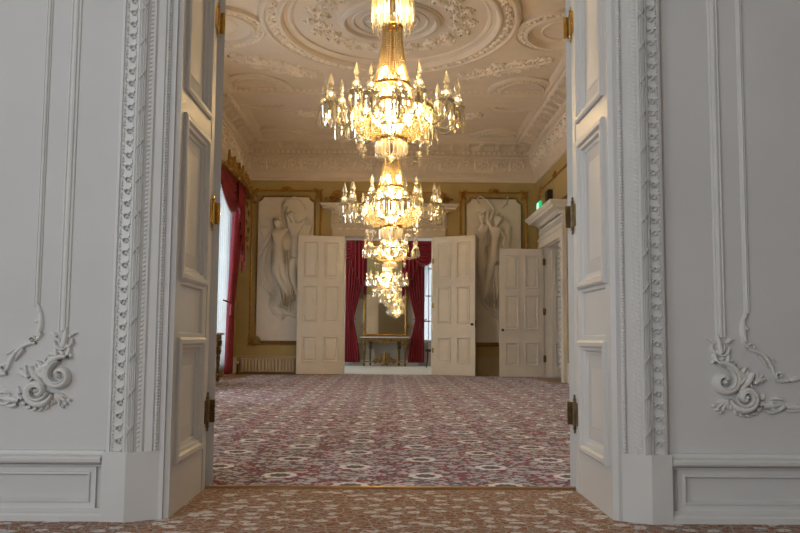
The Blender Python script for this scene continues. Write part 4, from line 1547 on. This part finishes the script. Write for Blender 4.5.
tag(m.build('sheer_curtain', SHEER, smooth=True), 'white sheer curtain over the left wall window of the long room', 'sheer curtain')

# ------------------------------------------------------------------ furniture
def console_table(name, W, D, Hh, label, leg_x, mat_top=MARBLE, stretcher=True):
    root = empty(name)
    tag(root, label, 'table')
    m = MB()
    pr = [(0, Hh - .035), (.012, Hh - .03), (.015, Hh - .012), (.005, Hh), (-.01, Hh)]
    rows = [[(-W / 2 - o, -D - o, z), (W / 2 + o, -D - o, z), (W / 2 + o, 0, z), (-W / 2 - o, 0, z)] for o, z in pr]
    m.grid(rows, close_u=True); m.add(rows[-1], [(0, 1, 2, 3)]); m.add(rows[0], [(0, 1, 2, 3)])
    m.build('marble_top', mat_top, root)
    m = MB(); m.box(-W / 2 + .02, W / 2 - .02, -D + .02, -.01, Hh - .13, Hh - .035); m.build('apron', ANTQ, root)
    o = MB()
    TA = lambda u, v, h: (u, -D + .02 - h, v)
    n = int(W / .09)
    for i in range(n):
        u = -W / 2 + .04 + (W - .08) * (i + .5) / n
        o.leaf(TA, u - .03, Hh - .08, .3, .07, .014, .015, curl=-.6); o.bud(TA, u, Hh - .09, .012, .018)
    for s in (-1, 1):
        TT = lambda u, v, h, s=s: TA(s * u, v, h)
        o.acanthus(TT, .07, Hh - .14, .05, pi / 2, -1, .02, w=.3); o.leaf(TT, 0, Hh - .15, -.3, .14, .02, .02, curl=.6)
    o.build('carved_swag', ANTQ2, root, smooth=True)
    for (lx, ly) in leg_x:
        m = MB()
        m.box(lx - .05, lx + .05, ly - .05, ly + .05, Hh - .22, Hh - .12)
        m.lathe([(.001, Hh - .22), (.055, Hh - .23), (.04, Hh - .25), (.055, Hh - .28), (.042, Hh - .34), (.022, Hh - .36), (.034, Hh - .38), (.022, .15), (.024, .13), (.024, .11), (.012, .10), (.030, .07), (.034, .05), (.014, .02), (.018, 0), (.001, 0)], 12, (lx, ly, 0))
        m.build('leg', ANTQ, root, smooth=False)
    if stretcher:
        m = MB()
        ys = -D * .5
        TS = lambda u, v, h: (u, ys - h, v)
        xs = [p[0] for p in leg_x]
        for s in (-1, 1):
            m.tube([(s * max(xs), -D + .05, .12), (s * max(xs) * .6, ys, .13), (s * .12, ys, .12), (0, ys, .11)], .018, 8)
            TT = lambda u, v, h, s=s: TS(s * u, v, h)
            m.acanthus(TT, .11, .17, .08, pi, -1, .05, w=.32); m.acanthus(TT, .09, .29, .055, pi * 1.5, 1, .05, w=.32); m.acanthus(TT, .25, .13, .05, pi, 1, .04, w=.32)
            m.leaf(TT, .15, .15, .3, .16, .03, .03, curl=-.8); m.leaf(TT, .01, .08, -.6, .12, .03, .03, curl=-.6)
        m.tube([(0, ys, .04), (0, ys, .12), (0, ys, .2), (0, ys, .27), (0, ys, .31), (0, ys, .37)], [.02, .05, .06, .03, .045, .008], 12)
        m.build('carved_stretcher', ANTQ2, root, smooth=True)
    return root


t_ = console_table('console_table', 1.27, .42, .775, 'gilt console table with white marble top below the far mirror', [(-.54, -.34), (-.38, -.08), (.38, -.08), (.54, -.34)])
t_.location = (-.075, YE - .04, 0)
t_ = console_table('console_table', 1.0, .36, .80, 'gilt console table against the left wall, mostly hidden by door frame', [(-.44, -.3), (-.44, -.06), (.44, -.3), (.44, -.06)])
t_.location = (XL + .03, 12.95, 0); t_.rotation_euler = (0, 0, pi / 2)

mr = empty('wall_mirror', (-.075, YE - .05, .80))
tag(mr, 'tall gilt-framed mirror above the console table on the end wall', 'mirror')
mr.rotation_euler = (0, 0, radians(-.60))
MW, MH = .60, 2.55
m = MB(); m.box(-MW + .07, MW - .07, -.012, 0, .02, MH - .06); m.build('mirror_glass', MIRROR, mr)
m = MB(); m.box(-MW + .02, MW - .02, 0, .02, 0, MH); m.build('backing_board', GILTD, mr)
Tm = lambda u, v, h: (u, -.005 - h, v)
m = MB()
for pts in ([(-MW + .045, 0), (-MW + .045, MH)], [(MW - .045, 0), (MW - .045, MH)], [(-MW, MH - .04), (MW, MH - .04)], [(-MW, .02), (MW, .02)]):
    m.ribbon(Tm, pts, .03, .04)
m.build('gilt_frame', GILT, mr)
for s in (-1, 1):
    TT = lambda u, v, h, s=s: Tm(s * u, v, h)
    for z_ in (.25, 1.0, 1.75, 2.4):
        o = MB()
        o.acanthus(TT, MW - .02, z_, .06, pi, 1, .07, w=.3); o.leaf(TT, MW - .04, z_, pi / 2, .2, .03, .06, curl=.4); o.leaf(TT, MW - .04, z_, -pi / 2, .2, .03, .06, curl=-.4)
        o.build('carved_leafwork', GILTD, mr, smooth=True)
o = MB()
for s in (-1, 1): o.acanthus(lambda u, v, h, s=s: Tm(s * u, v, h), .07, MH + .05, .09, pi, -1, .06, w=.3)
o.build('carved_crest', GILTD, mr, smooth=True)

# dark upholstered chair glimpsed in the far room
ch = empty('armchair', (1.32, 20.9, 0), radians(-60)); tag(ch, 'dark wooden chair half hidden behind the right far door leaf', 'chair')
m = MB(); m.box(-.26, .26, -.26, .24, .40, .48); m.build('seat', BLACK, ch)
m = MB()
rows = [[(x, .24 + .05 * (z - .45), z + .03 * (1 - (x / .25) ** 2)) for x in (-.25, -.12, 0, .12, .25)] for z in (.5, .65, .80)]
m.grid(rows); solid(m.build('backrest', BLACK, ch), .05)
for sx in (-.22, .22):
    for sy in (-.22, .22):
        m = MB(); m.tube([(sx, sy, .42), (sx, sy, .2), (sx * 1.08, sy * 1.1, 0)], [.022, .018, .014], 8); m.build('leg', DARKWOOD, ch)
for sx in (-.27, .27):
    m = MB(); m.tube([(sx, -.2, .45), (sx, -.2, .64), (sx, 0, .66), (sx, .24, .66)], .018, 8); m.build('armrest', DARKWOOD, ch)

# ------------------------------------------------------------------ chandeliers
def build_chandelier(label, n_arm=16, phase=.1):
    root = empty('chandelier'); tag(root, label, 'chandelier')
    # crown
    m = MB()
    m.lathe([(.001, 1.02), (.05, 1.01), (.06, .98), (.13, .965), (.15, .95), (.15, .935), (.02, .93)], 24)
    m.lathe([(.03, .72), (.075, .715), (.08, .70), (.06, .69), (.02, .69)], 20)
    cr = m.build('crown', BRASS, root, smooth=True)
    m = MB()
    for r, z, L, n in ((.148, .94, .24, 34), (.11, .94, .22, 24), (.06, .95, .24, 12)):
        for i in range(n):
            a = 2 * pi * i / n
            m.gem((r * cos(a), r * sin(a), z), .008, .01, .01)
            m.prism((r * cos(a), r * sin(a), z - .012), .0105, L * (.9 + .1 * (i % 2)), a0=a)
    for i in range(12):
        a = 2 * pi * (i + .5) / 12
        m.gem((.14 * cos(a), .14 * sin(a), .685), .012, .02, .03, 6)
    tag(m.build('crown_prism_fringe', CRYSTAL, cr), kind='stuff')
    # stem
    m = MB(); m.tube([(0, 0, -.1), (0, 0, .3), (0, 0, .7), (0, 0, 1.05)], .006, 8); m.build('stem_rod', BRASS, root)
    # flaring chains
    m = MB()
    for i in range(30):
        a = 2 * pi * i / 30
        nb = 30
        for j in range(nb):
            t = j / (nb - 1)
            r = .066 + .058 * t ** 1.7
            z = .69 - .42 * t
            s = .0088 * (.85 + .4 * t)
            m.gem((r * cos(a), r * sin(a), z), s, s * .95, s * .95, 4, a)
    tag(m.build('chain_basket', BEADS, root), kind='stuff')
    # tent of chains to the main ring and the bowl under it
    m = MB()
    for i in range(34):
        a = 2 * pi * i / 34
        for j in range(13):
            t = j / 12
            r = .12 + .17 * t; z = .27 - .17 * t - .04 * sin(pi * t)
            m.gem((r * cos(a), r * sin(a), z), .0095, .009, .009, 4, a)
    tag(m.build('bead_canopy', BEADS, root), kind='stuff')
    m = MB()
    for i in range(40):
        a = 2 * pi * i / 40
        for j in range(17):
            t = j / 16
            r = .29 * cos(t * pi / 2 * .78) ** .9 ; z = .09 - .20 * sin(t * pi / 2)
            r = max(r, .09)
            m.gem((r * cos(a), r * sin(a), z), .0095, .010, .010, 4, a)
    tag(m.build('bead_bowl', BEADS, root), kind='stuff')
    m = MB()
    for r, z in ((.292, .10), (.125, .275), (.105, -.115)):
        m.lathe([(r - .006, z - .012), (r + .006, z - .012), (r + .008, z), (r + .006, z + .012), (r - .006, z + .012), (r - .006, z - .012)], 32)
    m.build('brass_ring', BRASS, root, smooth=True)
    m = MB()
    for i in range(36):
        a = 2 * pi * i / 36
        m.gem((.285 * cos(a), .285 * sin(a), .085), .009, .012, .012)
        m.prism((.285 * cos(a), .285 * sin(a), .07), .0095, .10 + .02 * (i % 2), a0=a)
        m.gem((.285 * cos(a), .285 * sin(a), .125), .013, .02, .012, 6)
    tag(m.build('ring_prism_fringe', CRYSTAL, root), kind='stuff')
    # lower tier
    m = MB()
    for i in range(24):
        a = 2 * pi * i / 24
        m.gem((.108 * cos(a), .108 * sin(a), -.125), .009, .012, .012)
        m.prism((.108 * cos(a), .108 * sin(a), -.138), .0105, .105, a0=a)
    for i in range(14):
        a = 2 * pi * i / 14
        m.prism((.07 * cos(a), .07 * sin(a), -.13), .010, .12, a0=a)
        m.gem((.045 * cos(a), .045 * sin(a), -.235), .011, .02, .02, 5)
    m.gem((0, 0, -.25), .03, .03, .03, 8)
    tag(m.build('lower_prism_tier', CRYSTAL, root), kind='stuff')
    # glass centre: turned shaft
    m = MB(); m.lathe([(.02, .30), (.05, .26), (.03, .22), (.06, .16), (.10, .12), (.08, .08), (.04, .04), (.09, 0), (.12, -.04), (.08, -.09), (.03, -.10)], 16)
    m.build('glass_shaft', CRYSTAL, root)
    # bulbs
    for r, z, n, s in ((.20, .11, 10, .022), (.09, .36, 5, .021), (.10, .20, 5, .02), (.13, .02, 6, .018), (.055, .84, 5, .02)):
        for i in range(n):
            a = 2 * pi * (i + .3) / n
            m = MB(); m.ball((0, 0, 0), s, 1.5, n=8, m=6)
            b = m.build('bulb', BULB, root, smooth=True); b.location = (r * cos(a), r * sin(a), z)
    # pendant balls
    m0 = MB()
    for j in range(6): m0.gem((0, 0, -.014 * j), .006, .007, .007)
    m0.ball((0, 0, -.115), .024, 1.0, n=6, m=5)
    m0.gem((0, 0, -.155), .013, .022, .035, 6)
    p0 = m0.build('pendant_drop', CRYSTAL, root)
    p0.location = (.26, 0, -.03)
    for i in range(1, 8):
        c = p0.copy(); COL.objects.link(c); c.parent = root
        a = 2 * pi * i / 8; rr = .29 if i % 2 else .22
        c.location = (rr * cos(a), rr * sin(a), -.03 - .03 * (i % 3))
    # arms
    def arm():
        m = MB()
        P = [(.24, .09), (.28, .02), (.33, -.035), (.39, -.045), (.445, -.015), (.475, .04), (.475, .075)]
        pts = []
        for a, b in zip(P[:-1], P[1:]):
            for q in (0, .5): pts.append((a[0] + (b[0] - a[0]) * q, 0, a[1] + (b[1] - a[1]) * q))
        pts.append((P[-1][0], 0, P[-1][1]))
        m.tube(pts, .0075, 6)
        for i in range(len(pts)):
            m.gem(pts[i], .011, .009, .009, 6)
        ar = m.build('candle_arm', CRYSTAL, root)
        cx = .475
        m = MB()
        m.lathe([(.012, .075), (.05, .10), (.052, .105), (.02, .112), (.012, .125)], 12, (cx, 0, 0))
        m.build('drip_pan', CRYSTAL, ar)
        m = MB()
        for i in range(11):
            a = 2 * pi * i / 11
            m.gem((cx + .050 * cos(a), .050 * sin(a), .098), .009, .013, .010, 5)
            m.prism((cx + .050 * cos(a), .050 * sin(a), .087), .0078, .095 + .025 * (i % 2), a0=a)
        for i in range(6):
            a = 2 * pi * i / 6
            m.prism((cx + .020 * cos(a), .020 * sin(a), .07), .006, .08, a0=a)
        tag(m.build('prism_fringe', CRYSTAL, ar), kind='stuff')
        m = MB()
        m.ball((cx, 0, .155), .034, .85, n=10, m=6)
        for i in range(8):
            a = 2 * pi * i / 8
            m.gem((cx + .034 * cos(a), .034 * sin(a), .128), .009, .012, .012, 5)
        m.ball((cx, 0, .196), .018, .9, n=8)
        m.lathe([(.006, .205), (.013, .212), (.023, .228), (.020, .248), (.001, .315)], 6, (cx, 0, 0))
        m.build('crystal_spire', CRYSTAL, ar)
        m = MB(); m.ball((cx, 0, .158), .012, 1.2, n=8, m=5); m.build('added_globe_bulb', ARMGLOW, ar, smooth=True)  # small bulb added inside the globe so the crystal around it glows
        return ar
    a0 = arm()
    arms = [a0]
    for i in range(1, n_arm):
        c = copy_tree(a0, root); arms.append(c)
    for i, c in enumerate(arms):
        c.rotation_euler = (0, 0, phase + 2 * pi * i / n_arm)
        if i % 3 == 1:
            c.location = (0, 0, .04); c.scale = (.80, 1, 1)
        else:
            c.location = (0, 0, -.02)
    return root


def lamp(loc, power, r=.10):
    d = bpy.data.lights.new('chandelier_lamp', 'POINT'); d.energy = power; d.color = (1, .66, .30); d.shadow_soft_size = r
    o = bpy.data.objects.new('chandelier_lamp', d); o.location = loc; COL.objects.link(o)
    return o


LAMPS = []
def finish_chandelier(c, loc, s, ztop, power):
    c.location = loc; c.scale = (s, s, s)
    m = MB()
    h = (ztop - loc[2]) / s
    z = 1.03
    m.tube([(0, 0, 1.0), (0, 0, h)], .008, 6)
    m.lathe([(.02, h - .10), (.05, h - .09), (.07, h - .03), (.075, h)], 16)
    m.build('ceiling_rod', BRASS, c)
    lamp((loc[0], loc[1], loc[2] + .17 * s), power * .55, .12 * s).name = 'chandelier_lamp'
    lamp((loc[0], loc[1], loc[2] - .02 * s), power * .25, .10 * s)
    lamp((loc[0], loc[1], loc[2] + .84 * s), power * .2, .06 * s)


base = build_chandelier('crystal chandelier hanging nearest, lit, topmost in view of the long room')
spots = [((.015, 5.72, 2.255), 1.0, ZC, 210, None),
         ((.03, 10.0, 2.245), 1.24, ZC, 270, 'large lit crystal chandelier hanging from the ceiling rose mid-room'),
         ((.03, 14.5, 2.21), 1.0, ZC, 200, 'lit crystal chandelier hanging just before the far doorway'),
         ((-.03, 19.4, 2.02), 1.0, 4.42, 90, 'lit crystal chandelier hanging in the far room beyond the doorway'),
         ((.0, -.6, 2.10), 1.0, 4.42, 24, 'lit crystal chandelier of the near room, seen only as lowest reflection in far mirror')]
chs = [base] + [copy_tree(base) for _ in spots[1:]]
for i, (c, (loc, s, zt, pw, lab)) in enumerate(zip(chs, spots)):
    if lab: c['label'] = lab
    c.rotation_euler = (0, 0, .17 * i)
    finish_chandelier(c, loc, s, zt, pw)
    c['group'] = 'crystal chandeliers hung along the rooms'
